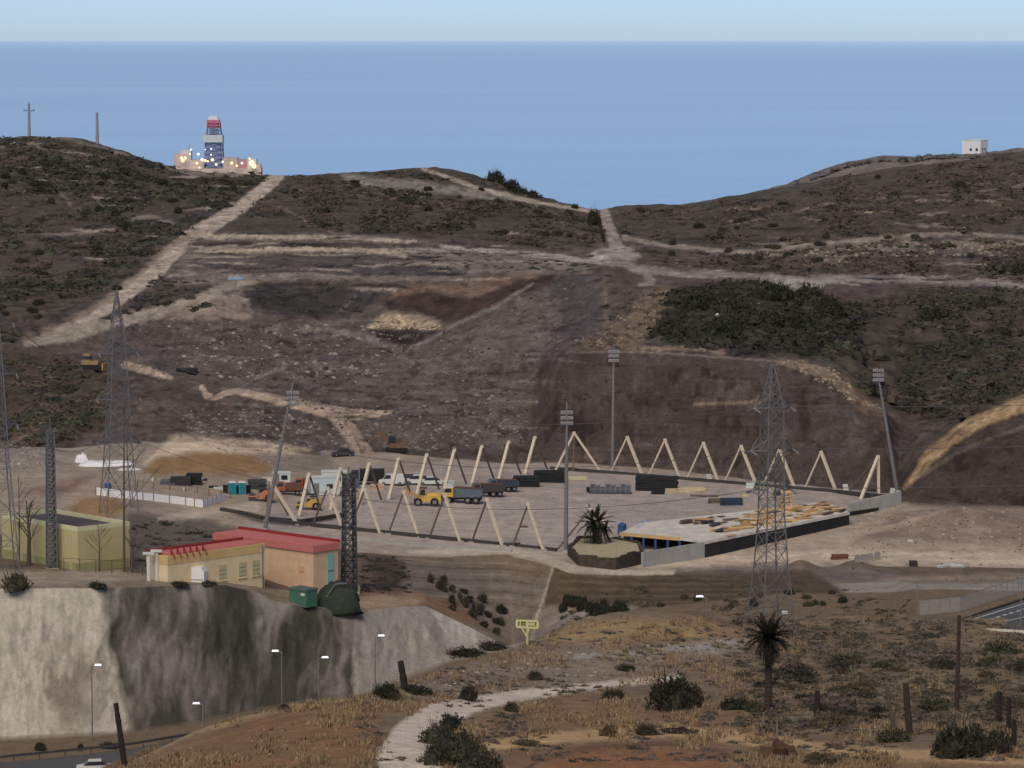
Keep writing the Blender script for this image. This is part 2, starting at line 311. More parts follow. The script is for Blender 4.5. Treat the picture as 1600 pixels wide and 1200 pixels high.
line([(690, 385, 3), (760, 392, 4), (850, 399, 4), (900, 406, 4), (945, 410, 4)], (156, 147, 139), 2)
poly([(430, 396), (480, 392), (600, 398), (640, 410), (690, 418), (680, 430), (600, 434), (540, 428), (420, 420), (300, 424), (300, 408), (400, 404)], (84, 77, 76), 4, .95, mott=.15)
poly([(600, 412), (700, 415), (730, 428), (650, 436), (590, 432)], (74, 70, 71), 4, .9)
line([(280, 442, 3), (380, 438, 5), (480, 432, 4), (600, 436, 4), (700, 434, 4)], (128, 116, 108), 3, .9, 5, mott=.4)
poly([(380, 455), (420, 446), (520, 446), (596, 456), (572, 482), (500, 496), (430, 490), (395, 478)], (66, 61, 60), 4, 1, 4, mott=.1)
line([(530, 490, 3), (548, 470, 3), (555, 462, 2)], (98, 94, 92), 3, .7)
poly([(262, 486), (330, 458), (376, 454), (396, 490), (390, 500), (330, 502), (270, 500)], (148, 132, 122), 4, .9, mott=.2)
line([(390, 505, 3), (470, 512, 4), (545, 500, 4), (600, 508, 3)], (125, 114, 106), 4, .7, mott=.3)
poly([(200, 530), (260, 505), (420, 502), (560, 520), (620, 548), (700, 530), (770, 482), (832, 440), (930, 430), (945, 490), (900, 548), (850, 572), (822, 650), (800, 700), (640, 690), (560, 640), (440, 610), (300, 600), (200, 575)], (96, 86, 83), 8, .9, mott=.1)
poly([(700, 535), (770, 490), (835, 445), (870, 430), (890, 470), (860, 540), (760, 580), (640, 590), (600, 560)], (104, 96, 92), 8, .8)
poly([(835, 440), (880, 425), (930, 432), (942, 490), (905, 545), (870, 520), (880, 470)], (80, 75, 75), 6, .9)
for a in [[(420, 560, 1), (520, 575, 2), (640, 590, 1)], [(600, 610, 1), (720, 615, 2), (820, 605, 1)], [(250, 545, 2), (330, 535, 3), (420, 540, 1)], [(300, 565, 2), (380, 560, 2), (430, 550, 1)], [(640, 560, 1), (760, 565, 2), (850, 560, 1)], [(520, 660, 1), (650, 640, 2), (760, 645, 1)]]:
    line(a, (122, 111, 105), 3, .6, 4, mott=.4)
# the excavation
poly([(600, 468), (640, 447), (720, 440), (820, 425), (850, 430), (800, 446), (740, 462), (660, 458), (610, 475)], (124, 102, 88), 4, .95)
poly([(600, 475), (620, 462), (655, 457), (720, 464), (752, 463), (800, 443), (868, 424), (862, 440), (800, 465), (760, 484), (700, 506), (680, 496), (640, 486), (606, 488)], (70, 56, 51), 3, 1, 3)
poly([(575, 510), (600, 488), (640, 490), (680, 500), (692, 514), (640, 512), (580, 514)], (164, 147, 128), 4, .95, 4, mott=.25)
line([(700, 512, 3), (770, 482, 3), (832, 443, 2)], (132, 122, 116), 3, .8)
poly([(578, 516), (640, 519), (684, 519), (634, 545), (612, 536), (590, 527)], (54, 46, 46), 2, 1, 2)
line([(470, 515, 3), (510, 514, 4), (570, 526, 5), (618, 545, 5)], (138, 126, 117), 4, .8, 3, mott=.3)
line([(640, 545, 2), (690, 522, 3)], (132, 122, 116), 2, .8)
# saddle track
line([(945, 333, 8), (950, 352, 8), (958, 372, 9), (965, 390, 12)], (146, 135, 129), 2, 1, 1)
poly([(918, 398), (935, 390), (985, 385), (1000, 400), (975, 415), (930, 412)], (158, 147, 140), 3)
line([(960, 408, 6), (1000, 420, 6), (1020, 440, 5), (1000, 445, 3)], (140, 128, 118), 3, .9)
line([(945, 410, 4), (945, 440, 4), (946, 520, 4)], (110, 100, 90), 3, .6)
# right hill
poly([(960, 322), (1100, 312), (1200, 288), (1400, 258), (1540, 240), (1700, 230), (2100, 200), (2100, 372), (1600, 368), (1430, 364), (1330, 376), (1200, 391), (1040, 384), (975, 370)], (82, 74, 66), 6, .95)
line([(975, 371, 4), (1040, 384, 3), (1120, 391, 3), (1180, 394, 3), (1250, 384, 3), (1330, 377, 3), (1430, 367, 3), (1520, 365, 3), (1600, 371, 3), (1750, 380, 3), (2050, 372, 3)], (146, 133, 121), 2, .9, 2)
poly([(1190, 396), (1300, 385), (1430, 372), (1600, 376), (1700, 380), (1700, 400), (1600, 398), (1500, 390), (1440, 388), (1300, 401), (1200, 407)], (130, 118, 107), 4, .9, 5, mott=.45)
poly([(1430, 372), (1475, 372), (1478, 390), (1432, 388)], (70, 62, 56), 3, .9)
line([(990, 420, 6), (1090, 427, 6), (1180, 431, 6), (1240, 438, 9), (1330, 434, 6), (1450, 436, 5), (1600, 447, 5), (1750, 452, 5), (2050, 440, 4)], (148, 139, 131), 3, .95, 4, mott=.2)
poly([(1175, 430), (1272, 435), (1292, 441), (1262, 466), (1232, 466), (1212, 446)], (158, 149, 141), 3)
for a in [[(1240, 332, 1), (1280, 322, 2), (1330, 311, 2), (1400, 308, 2), (1500, 303, 1), (1600, 291, 3)], [(1242, 331, 2), (1270, 343, 2), (1300, 340, 3)], [(1130, 325, 2), (1190, 327, 2)], [(1400, 350, 2), (1460, 352, 3), (1510, 356, 2)], [(1530, 308, 3), (1600, 310, 2)], [(1200, 372, 1), (1290, 372, 1), (1340, 365, 1)]]:
    line(a, (136, 124, 112), 2, .8, 3, mott=.3)
poly([(1060, 448), (1180, 440), (1300, 468), (1345, 500), (1340, 560), (1200, 555), (1080, 548), (1015, 525), (1040, 480)], (56, 52, 45), 10, .9)
line([(1117, 475, 3), (1170, 475, 3), (1185, 476, 3)], (134, 124, 96), 2, .9, 1)
poly([(1300, 482), (1450, 450), (1600, 452), (2100, 440), (2100, 600), (1600, 622), (1500, 668), (1400, 645), (1335, 605), (1285, 560)], (74, 68, 58), 8, .9)
poly([(1010, 395), (1170, 400), (1300, 405), (1600, 400), (1700, 405), (1700, 440), (1450, 432), (1250, 430), (1060, 424), (1000, 412)], (92, 80, 74), 5, .9)
poly([(885, 545), (940, 522), (975, 500), (1010, 455), (1050, 440), (1055, 470), (1020, 520), (990, 548)], (116, 99, 84), 6, .85, mott=.35)
# the long cut behind the pitch
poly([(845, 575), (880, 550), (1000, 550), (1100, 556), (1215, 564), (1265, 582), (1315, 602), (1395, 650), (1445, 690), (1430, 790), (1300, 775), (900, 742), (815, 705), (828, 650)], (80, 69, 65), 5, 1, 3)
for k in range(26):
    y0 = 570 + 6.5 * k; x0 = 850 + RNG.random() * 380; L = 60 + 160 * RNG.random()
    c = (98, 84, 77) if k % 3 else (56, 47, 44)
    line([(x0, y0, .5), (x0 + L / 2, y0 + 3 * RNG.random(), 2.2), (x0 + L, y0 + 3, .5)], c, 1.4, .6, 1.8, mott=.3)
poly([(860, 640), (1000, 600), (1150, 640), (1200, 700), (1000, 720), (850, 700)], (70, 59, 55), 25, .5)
line([(1085, 632, 2), (1130, 630, 3), (1190, 628, 2)], (128, 112, 99), 2, .8, 2)
line([(1005, 543, 4), (1060, 546, 3), (1105, 545, 4), (1130, 552, 3)], (140, 122, 108), 4, .85, 5, mott=.4)
line([(1215, 566, 4), (1255, 572, 8), (1290, 585, 9), (1318, 605, 6), (1345, 625, 6), (1375, 640, 4)], (142, 123, 105), 4, .9, 5, mott=.3)
poly([(1320, 585), (1345, 600), (1355, 650), (1340, 640)], (108, 84, 70), 4, .8)
line([(1370, 648, 5), (1420, 645, 3), (1500, 640, 4)], (100, 84, 72), 4, .8, 3)
line([(880, 551, 1.2), (940, 550, 1.6), (1000, 550, 1.6), (1100, 556, 1.6), (1212, 564, 1.6)], (128, 113, 103), 1.4, .9, 2, mott=.3)
# mound on the right with its cut face
poly([(1402, 735), (1440, 716), (1500, 667), (1600, 624), (2100, 560), (2100, 790), (1600, 795), (1440, 790), (1405, 785)], (72, 62, 57), 4, 1, 2, lo='K')
poly([(1412, 766), (1438, 712), (1500, 660), (1600, 615), (2100, 545), (2100, 575), (1600, 643), (1550, 662), (1500, 690), (1450, 728), (1426, 757)], (160, 132, 102), 3, 1, 3, mott=.12)
line([(1440, 742, 3), (1500, 705, 4), (1560, 680, 3), (1600, 668, 3)], (110, 98, 88), 4, .8, mott=.3)
line([(1535, 690, 5), (1540, 720, 6), (1545, 770, 4)], (66, 58, 54), 6, .6)
# lower left: spoil, tracks
line([(196, 570, 6), (230, 580, 6), (268, 590, 3)], (172, 154, 136), 2, 1, 1)
line([(316, 605, 4), (322, 618, 5), (335, 623, 4), (350, 615, 4), (370, 611, 5), (430, 624, 7), (490, 638, 9), (530, 648, 11), (560, 648, 8), (610, 644, 3)], (172, 152, 135), 2, 1, 2)
line([(525, 650, 12), (545, 672, 13), (560, 695, 13), (572, 712, 13)], (158, 138, 126), 3, 1, 2)
line([(538, 660, 1.5), (556, 688, 2), (566, 708, 2)], (118, 102, 94), 2, .8, 1)
line([(375, 606, 1), (400, 592, 1.5), (430, 578, 1.5), (480, 590, 1.5), (500, 597, 1)], (128, 118, 112), 1.5, .8, 1)
poly([(305, 640), (350, 630), (380, 650), (360, 672), (300, 668)], (88, 69, 66), 6, .9)
poly([(270, 640), (420, 640), (520, 660), (550, 700), (480, 700), (360, 680), (280, 675)], (86, 78, 76), 6, .6, mott=.3)
for k in range(60):
    x0 = 280 + 260 * RNG.random(); y0 = 640 + 60 * RNG.random()
    line([(x0, y0, 1), (x0 + 6 + 8 * RNG.random(), y0 + 1, 1.4)], (138, 130, 125), 1.5, .55, 2)
poly([(225, 725), (255, 692), (275, 676), (300, 682), (420, 690), (485, 702), (440, 712), (360, 710), (300, 706), (250, 712)], (172, 154, 136), 4, 1, 3, lo='K')
poly([(218, 742), (245, 716), (300, 708), (360, 706), (400, 714), (435, 732), (400, 748), (300, 750)], (120, 96, 68), 4, 1, 3, lo='K')
poly([(400, 712), (520, 712), (530, 738), (440, 738)], (104, 94, 86), 5, .8, lo='K', mott=.3)
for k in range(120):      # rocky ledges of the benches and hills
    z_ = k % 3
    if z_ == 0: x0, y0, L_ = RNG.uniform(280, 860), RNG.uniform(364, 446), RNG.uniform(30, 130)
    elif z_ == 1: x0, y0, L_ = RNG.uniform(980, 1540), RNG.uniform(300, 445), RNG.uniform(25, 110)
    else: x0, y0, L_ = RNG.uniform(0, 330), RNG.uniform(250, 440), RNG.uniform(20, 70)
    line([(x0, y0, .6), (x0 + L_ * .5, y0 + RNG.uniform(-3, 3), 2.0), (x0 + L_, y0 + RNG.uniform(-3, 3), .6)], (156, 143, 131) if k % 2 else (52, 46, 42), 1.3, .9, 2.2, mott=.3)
for k in range(60):      # ledges and dumped layers on the spoil slope
    x0, y0, L_ = RNG.uniform(230, 820), RNG.uniform(500, 690), RNG.uniform(25, 140)
    line([(x0, y0, .5), (x0 + L_ * .5, y0 + RNG.uniform(-2, 5), 1.8), (x0 + L_, y0 + RNG.uniform(-4, 8), .5)], (124, 114, 108) if k % 2 else (58, 51, 48), 1.4, .7, 2.5, mott=.35)
# ---- pitch level ground
kf = slice(START['K'], START['F'])
ALB[kf] *= 1 + 0.12 * fbm(TX[kf] / 12, TY[kf] / 12, 91, 4)[..., None]
KW = dict(lo='K', hi='F')
poly([(330, 842), (420, 790), (500, 770), (700, 720), (900, 728), (1400, 770), (1330, 800), (1020, 850), (890, 870), (600, 850)], (142, 130, 124), 4, 1, 2, **KW)
poly([(560, 848), (640, 800), (800, 790), (1000, 830), (900, 866)], (150, 138, 130), 30, .7, 8, **KW)
for k in range(14):
    y0 = 770 + 7 * k; x0 = 560 + 250 * RNG.random()
    line([(x0, y0, .5), (x0 + 120, y0 - 4, 2), (x0 + 240, y0 - 6, .5)], (128, 116, 111) if k % 2 else (160, 148, 140), 4, .4, 3, **KW)
poly([(0, 740), (120, 745), (230, 740), (420, 745), (420, 800), (350, 840), (220, 815), (100, 800), (-100, 790)], (136, 122, 109), 6, .9, mott=.2, **KW)
poly([(85, 755), (150, 745), (90, 775), (30, 770)], (104, 80, 74), 5, .8, **KW)
poly([(108, 800), (130, 775), (180, 778), (200, 792), (180, 812), (120, 815)], (128, 102, 74), 4, .95, **KW)
poly([(200, 800), (340, 815), (420, 838), (200, 838)], (92, 84, 77), 5, .9, **KW)
line([(345, 797, 3), (375, 802, 5), (410, 812, 6), (470, 818, 5), (540, 805, 3)], (74, 66, 63), 3, .9, 1.5, **KW)
line([(250, 812, 5), (320, 800, 8), (400, 792, 7)], (160, 145, 131), 5, .9, **KW)
# right of the pitch
poly([(1010, 890), (1100, 868), (1320, 826), (1420, 795), (1500, 800), (1700, 820), (1700, 930), (1450, 940), (1250, 905)], (150, 135, 121), 5, 1, 3, **KW)
poly([(1330, 850), (1400, 800), (1480, 790), (1600, 800), (1700, 820), (1700, 855), (1500, 850), (1400, 845)], (112, 97, 88), 8, .9, mott=.25, **KW)
line([(1000, 880, 6), (1100, 875, 8), (1200, 872, 8), (1330, 868, 8), (1450, 870, 7), (1600, 875, 9)], (168, 152, 135), 6, .9, 4, **KW)
line([(1350, 830, 4), (1400, 822, 4), (1440, 808, 4)], (150, 132, 115), 4, .8, 3, **KW)
poly([(1000, 893), (1120, 884), (1200, 880), (1260, 884), (1340, 885), (1400, 897), (1450, 905), (1420, 920), (1200, 920), (1000, 910)], (98, 88, 83), 5, .9, 4, lo='T', hi='F', mott=.15)
poly([(1380, 905), (1470, 900), (1600, 895), (1700, 900), (1700, 930), (1480, 950), (1400, 940)], (134, 119, 107), 6, .7, 4, lo='T', hi='F', mott=.3)
poly([(1535, 930), (1545, 918), (1575, 918), (1585, 928), (1560, 934)], (132, 82, 58), 3, .95, 2, lo='T', hi='F')
# ---- bank below the pitch
TK = dict(lo='W', hi='K')
poly([(560, 868), (632, 872), (630, 930), (560, 930)], (82, 70, 62), 4, .9, **TK)
poly([(632, 870), (760, 862), (862, 884), (845, 940), (820, 1010), (760, 975), (690, 940), (630, 920)], (96, 87, 80), 3, 1, 2, **TK)
poly([(632, 870), (790, 864), (862, 884), (850, 910), (760, 890), (680, 882)], (98, 84, 70), 5, .8, 3, **TK)
poly([(862, 884), (900, 897), (1000, 899), (1260, 890), (1330, 930), (1200, 960), (1000, 950), (900, 940), (840, 1000), (850, 940)], (74, 63, 52), 4, 1, 2, lo='V2', hi='K')
poly([(845, 945), (890, 950), (920, 980), (880, 1010), (815, 1010)], (108, 99, 92), 4, .95, 2, lo='V1', hi='K')
line([(864, 884, 2), (852, 925, 2), (840, 960, 2), (830, 1005, 2)], (134, 124, 112), 2, .9, 1, lo='V1', hi='K')
poly([(560, 920), (650, 925), (720, 945), (770, 985), (700, 965), (640, 950), (560, 952)], (112, 84, 62), 5, .8, 4, lo='W', hi='K', mott=.3)
poly([(545, 940), (600, 926), (660, 935), (650, 948), (560, 952)], (140, 125, 105), 5, .7, 3, lo='W', hi='K')
line([(640, 862, 3), (720, 862, 5), (790, 858, 5), (840, 868, 6), (890, 888, 7), (960, 895, 4), (1050, 894, 4)], (158, 146, 133), 3, 1, 2, lo='T', hi='F')
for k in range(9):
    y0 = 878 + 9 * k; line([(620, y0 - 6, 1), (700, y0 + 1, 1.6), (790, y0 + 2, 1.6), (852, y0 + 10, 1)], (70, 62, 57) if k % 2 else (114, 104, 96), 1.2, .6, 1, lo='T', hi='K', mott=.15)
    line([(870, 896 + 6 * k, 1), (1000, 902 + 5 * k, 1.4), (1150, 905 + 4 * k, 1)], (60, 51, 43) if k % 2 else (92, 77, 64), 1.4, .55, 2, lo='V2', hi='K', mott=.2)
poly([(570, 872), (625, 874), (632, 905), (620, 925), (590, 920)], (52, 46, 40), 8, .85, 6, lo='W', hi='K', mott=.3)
poly([(200, 800), (420, 838), (420, 870), (200, 892)], (84, 77, 70), 6, .9, 4, lo='T', hi='F', mott=.25)
poly([(-100, 890), (180, 893), (260, 905), (100, 915), (-100, 918)], (136, 124, 112), 4, .9, 3, lo='W', hi='K', mott=.3)
# ---- sprayed concrete slope
x = PX[cs]; y = PY[cs]
pale = np.array(A(170, 161, 149, 1.3)); dark = np.array(A(64, 62, 56, 1.3)); grey = np.array(A(142, 133, 127, 1.3))
st = fbm(x / 22 + fbm(x / 60, y / 60, 5, 2), y / 130, 101, 4); st2 = fbm(x / 60, y / 90, 105, 4); bl2 = fbm(x / 9, y / 14, 111, 3)
jx = x + 8 * st + 3 * bl2
inner = np.clip((jx - 158 - 50 * np.clip((y - 990) / 180, 0, 1)) / 14, 0, 1) * (1 - np.clip((jx - 549) / 6, 0, 1))
dk = np.clip(0.66 + 1.0 * st + 0.45 * st2 + 0.15 * bl2 + 0.45 * np.clip((y - 925) / 90, -0.9, .6) - 0.7 * np.exp(-((x - 430) / 40) ** 2 - ((y - 945) / 35) ** 2), 0, 1)
mid = grey * 0.85 * (1 - dk[..., None]) + dark * dk[..., None]
ends = np.where((x < 350)[..., None], pale, grey) * (1 + 0.10 * st2 + 0.08 * bl2)[..., None]
# wet brown stains on the pale part
sm = np.clip(1.4 * np.exp(-((x - 115 - 12 * bl2) / 42) ** 2 - ((y - 1070) / 62) ** 2) * (0.7 + 0.9 * fbm(x / 26, y / 40, 121, 3)), 0, .75)
crk = np.clip(1 - np.abs(fbm(x / 60, y / 110, 131, 3)) / 0.05, 0, 1) * 0.35
ends = ends * (1 - sm[..., None]) + np.array(A(104, 92, 84, 1.3)) * sm[..., None]
ends = ends * (1 - crk[..., None]) + np.array(A(110, 100, 90, 1.3)) * crk[..., None]
res = ends * (1 - inner[..., None]) + mid * inner[..., None]
wd = np.clip((x - 670 - (y - 950) * .6) / 3, 0, 1) * np.clip((1022 - y) / 40, .2, 1); res = res * (1 + .55 * wd[..., None])
fl = fbm(x / 4.5, y / 26, 431, 3); res = res * (1 + .13 * fl + .10 * fbm(x / 2.5, y / 3, 433, 2))[..., None]
m = (x < 812)
ALB[cs][m] = res[m]
# ---- foreground slope: dry grass, red soil, path
fg = slice(START['L0'], START['V1'])
g1 = fbm(TX[fg] / 9, TY[fg] / 16, 141, 4)[..., None]; g2 = fbm(TX[fg] / 3, TY[fg] / 6, 145, 4)[..., None]
straw = np.array(A(136, 118, 94)); red = np.array(A(98, 77, 62)); brown = np.array(A(96, 83, 70))
a = np.clip(0.5 + 1.4 * g1, 0, 1); b = np.clip(0.5 + 1.6 * g2, 0, 1)
ALB[fg] = (brown * (1 - a) + red * a) * (1 - 0.42 * b) + straw * 0.42 * b
FG = dict(lo='L0', hi='V1')
poly([(200, 1200), (300, 1150), (430, 1115), (560, 1100), (600, 1110), (590, 1150), (560, 1250), (150, 1250)], (120, 88, 62), 12, .7, 8, mott=.3, **FG)
line([(190, 1195, 4), (300, 1143, 5), (430, 1109, 6), (560, 1087, 6)], (146, 122, 92), 5, .75, 4, mott=.3, **FG)
poly([(600, 1070), (700, 1045), (850, 1010), (1000, 1005), (1160, 1000), (1200, 1020), (1050, 1050), (850, 1075), (680, 1100), (600, 1100)], (118, 106, 96), 10, .8, 8, mott=.3, **FG)
poly([(850, 1000), (900, 975), (1000, 965), (1100, 975), (1160, 990), (1050, 1000), (930, 1005)], (144, 120, 86), 8, .85, 6, mott=.35, **FG)
line([(900, 1025, 4), (980, 1022, 5), (1060, 1016, 8), (1120, 1010, 10), (1170, 1000, 5)], (138, 130, 124), 5, .9, 4, mott=.2, **FG)
poly([(700, 1140), (800, 1100), (900, 1090), (1100, 1100), (1200, 1140), (1300, 1160), (1600, 1180), (1700, 1300), (700, 1300)], (118, 92, 68), 14, .7, 8, mott=.35, **FG)
line([(760, 1165, 8), (900, 1150, 10), (1050, 1140, 10), (1180, 1155, 10), (1300, 1172, 8), (1450, 1180, 8), (1600, 1190, 6)], (166, 138, 101), 6, .85, 4, mott=.25, **FG)
line([(800, 1215, 3), (840, 1190, 3), (920, 1168, 3), (1040, 1162, 3), (1130, 1176, 3), (1180, 1205, 3)], (84, 60, 46), 4, .8, 3, **FG)
poly([(830, 1230), (850, 1190), (930, 1172), (1040, 1168), (1120, 1180), (1160, 1230)], (122, 84, 58), 10, .85, 5, **FG)
poly([(1240, 1000), (1330, 1000), (1450, 1005), (1500, 1040), (1420, 1055), (1320, 1035)], (96, 82, 76), 10, .8, 6, mott=.2, **FG)
poly([(1190, 1060), (1600, 1020), (1700, 1120), (1300, 1110)], (108, 92, 70), 20, .6, 10, mott=.3, **FG)
line([(660, 1260, 62), (640, 1215, 52), (625, 1185, 36), (640, 1155, 30), (680, 1125, 26), (730, 1103, 14), (800, 1088, 9), (880, 1078, 6), (960, 1068, 5), (1060, 1058, 4)], (176, 162, 150), 6, 1, 3, **FG)
# valley road surface
hx = slice(START['F'], START['B1'])
tex = fbm(TX[hx] / 3.2, TY[hx] / 5.0, 301, 3); spk = np.clip((fbm(TX[hx] / 1.6, TY[hx] / 2.6, 307, 2) - .28) / .2, 0, 1); dsp = np.clip((fbm(TX[hx] / 2.2, TY[hx] / 3.4, 311, 2) - .25) / .2, 0, 1)
ALB[hx] *= .92 * (1 + .30 * tex + .30 * spk - .36 * dsp)[..., None]
kx = slice(START['W'], START['F'])
ALB[kx] *= (1 + .16 * fbm(TX[kx] / 2.0, TY[kx] / 6.0, 313, 3) + .12 * fbm(TX[kx] / 8.0, TY[kx] / 2.5, 317, 3))[..., None] * (1 - .25 * pin[kx][..., None] * 0)
ALB = np.clip(ALB, 0.012, 0.85)
# ---------------------------------------------------------------- build the ground meshes
SOIL = attr_mat('soil', amp=0.22, scales=(0.4, 1.8, 5.0), bump=0.7, dist=0.2)
HILLM = attr_mat('hill_soil', amp=0.26, scales=(0.2, 0.9, 2.6), bump=1.0, dist=0.6)
CONC = attr_mat('sprayed_concrete', amp=0.15, scales=(0.45, 1.6, 5.0), bump=0.8, dist=0.2, stretch=(1, 1, .55))
def ground(name, r0, r1, c0=0, c1=None, m=SOIL, kind='structure', label=None, cat=None):
    c1 = NC if c1 is None else c1
    sub = (slice(r0, r1 + 1), slice(c0, c1))
    xyz = np.stack([TX[sub], TY[sub], TZ[sub]], -1); h, wd = xyz.shape[:2]
    me = bpy.data.meshes.new(name)
    me.vertices.add(h * wd); me.vertices.foreach_set('co', xyz.reshape(-1).astype(np.float32))
    ii = np.arange(h * wd).reshape(h, wd)
    q = np.stack([ii[:-1, :-1], ii[:-1, 1:], ii[1:, 1:], ii[1:, :-1]], -1).reshape(-1, 4)
    me.loops.add(q.size); me.loops.foreach_set('vertex_index', q.reshape(-1).astype(np.int32))
    me.polygons.add(len(q)); me.polygons.foreach_set('loop_start', (np.arange(len(q)) * 4).astype(np.int32))
    me.polygons.foreach_set('use_smooth', np.ones(len(q), bool))
    at = me.attributes.new('albedo', 'FLOAT_COLOR', 'POINT')
    rgba = np.ones((h * wd, 4), np.float32); rgba[:, :3] = ALB[sub].reshape(-1, 3); at.data.foreach_set('color', rgba.reshape(-1))
    me.update(calc_edges=True); me.materials.append(m)
    o = bpy.data.objects.new(name, me); COL.objects.link(o)
    if kind: o['kind'] = kind
    if label: o['label'] = label; o['category'] = cat
    return o
CW = int(np.argmin(np.abs(cols - 806)))
ground('foreground_hill', 0, START['V1'])
ground('valley_floor', START['V1'], START['V2'])
ground('sprayed_concrete_slope', START['V2'], START['W'], 0, CW, CONC, None, 'tall stained sprayed concrete cut slope below the yellow and red-roofed buildings', 'retaining slope')
ground('verge', START['V2'], START['W'], CW - 1)
ground('terrace', START['W'], START['K'])
ground('building_site_ground', START['K'], START['F'])
ground('hillside', START['F'], NR - 1, m=HILLM)
# far headland with the white house
def headland():
    cx = np.linspace(1000, 2300, 240)
    cy = np.interp(cx, [1000, 1100, 1180, 1225, 1270, 1330, 1400, 1460, 1500, 1600, 2300], [345, 330, 305, 288, 270, 252, 244, 240, 240, 236, 215])
    R = []; Cc = []
    prof = [(1330, None, 60), (1500, 0, 0), (1560, None, 4), (2000, None, 145)]
    xs, ys, zs = Parr(cx, cy, np.full(cx.shape, 1500.0))
    out = []
    for (d0, _, dr0), (d1, _, dr1) in zip(prof[:-1], prof[1:]):
        for k in range(26):
            t = k / 26; d = d0 + (d1 - d0) * t; dr = dr0 + (dr1 - dr0) * t
            out.append(np.stack([xs * d / 1500, np.full(cx.shape, d), np.maximum(zs - dr, -8)], -1))
    V = np.array(out); V[..., 2] += 2.0 * fbm(V[..., 0] / 14, V[..., 1] / 14, 151, 4)
    h, wd = V.shape[:2]; ii = np.arange(h * wd).reshape(h, wd)
    q = np.stack([ii[:-1, :-1], ii[:-1, 1:], ii[1:, 1:], ii[1:, :-1]], -1).reshape(-1, 4)
    me = bpy.data.meshes.new('headland'); me.from_pydata(V.reshape(-1, 3).tolist(), [], q.tolist())
    at = me.attributes.new('albedo', 'FLOAT_COLOR', 'POINT')
    n = 1 + .3 * fbm(V[..., 0] / 10, V[..., 1] / 10, 157, 3)
    rgba = np.ones((h * wd, 4), np.float32); rgba[:, :3] = (np.array(A(104, 97, 95)) * n[..., None]).reshape(-1, 3); at.data.foreach_set('color', rgba.reshape(-1))
    for p in me.polygons: p.use_smooth = True
    me.materials.append(HILLM); o = bpy.data.objects.new('headland', me); COL.objects.link(o); o['kind'] = 'structure'
headland()
# ---------------------------------------------------------------- sea
def sea():
    me = bpy.data.meshes.new('sea'); v = [(-90000, 1150, 0), (90000, 1150, 0), (150000, 150000, 0), (-150000, 150000, 0)]
    me.from_pydata(v, [], [(0, 1, 2, 3)])
    m = bpy.data.materials.new('sea_water'); m.use_nodes = True; n = m.node_tree.nodes; l = m.node_tree.links; b = n['Principled BSDF']
    b.inputs['Base Color'].default_value = (0.10, 0.20, 0.36, 1); b.inputs['Roughness'].default_value = 0.14; b.inputs['IOR'].default_value = 1.33
    tc = n.new('ShaderNodeTexCoord'); mp = n.new('ShaderNodeMapping'); mp.inputs['Scale'].default_value = (0.02, 0.008, 1)
    l.new(tc.outputs['Object'], mp.inputs['Vector'])
    no = n.new('ShaderNodeTexNoise'); no.inputs['Scale'].default_value = 1.0; no.inputs['Detail'].default_value = 6; l.new(mp.outputs['Vector'], no.inputs['Vector'])
    m2 = n.new('ShaderNodeMapping'); m2.inputs['Scale'].default_value = (0.00025, 0.0007, 1); l.new(tc.outputs['Object'], m2.inputs['Vector'])
    wn = n.new('ShaderNodeTexNoise'); wn.inputs['Scale'].default_value = 1.0; wn.inputs['Detail'].default_value = 7; wn.inputs['Roughness'].default_value = .7; l.new(m2.outputs['Vector'], wn.inputs['Vector'])
    wr = n.new('ShaderNodeMapRange'); wr.inputs['From Min'].default_value = .3; wr.inputs['From Max'].default_value = .7; wr.inputs['To Min'].default_value = .134; wr.inputs['To Max'].default_value = .147; l.new(wn.outputs['Fac'], wr.inputs['Value']); 
    sx = n.new('ShaderNodeSeparateXYZ'); l.new(tc.outputs['Object'], sx.inputs[0])
    fr = n.new('ShaderNodeMapRange'); fr.inputs['From Min'].default_value = 25000; fr.inputs['From Max'].default_value = 130000; fr.inputs['To Min'].default_value = 1.0; fr.inputs['To Max'].default_value = .55; l.new(sx.outputs['Y'], fr.inputs['Value'])
    mu = n.new('ShaderNodeMath'); mu.operation = 'MULTIPLY'; l.new(wr.outputs['Result'], mu.inputs[0]); l.new(fr.outputs['Result'], mu.inputs[1]); l.new(mu.outputs[0], b.inputs['Roughness'])
    bp = n.new('ShaderNodeBump'); bp.inputs['Strength'].default_value = 0.12; bp.inputs['Distance'].default_value = 3.0
    l.new(no.outputs['Fac'], bp.inputs['Height']); l.new(bp.outputs['Normal'], b.inputs['Normal'])
    me.materials.append(m); o = bpy.data.objects.new('sea', me); COL.objects.link(o); o['kind'] = 'structure'
sea()
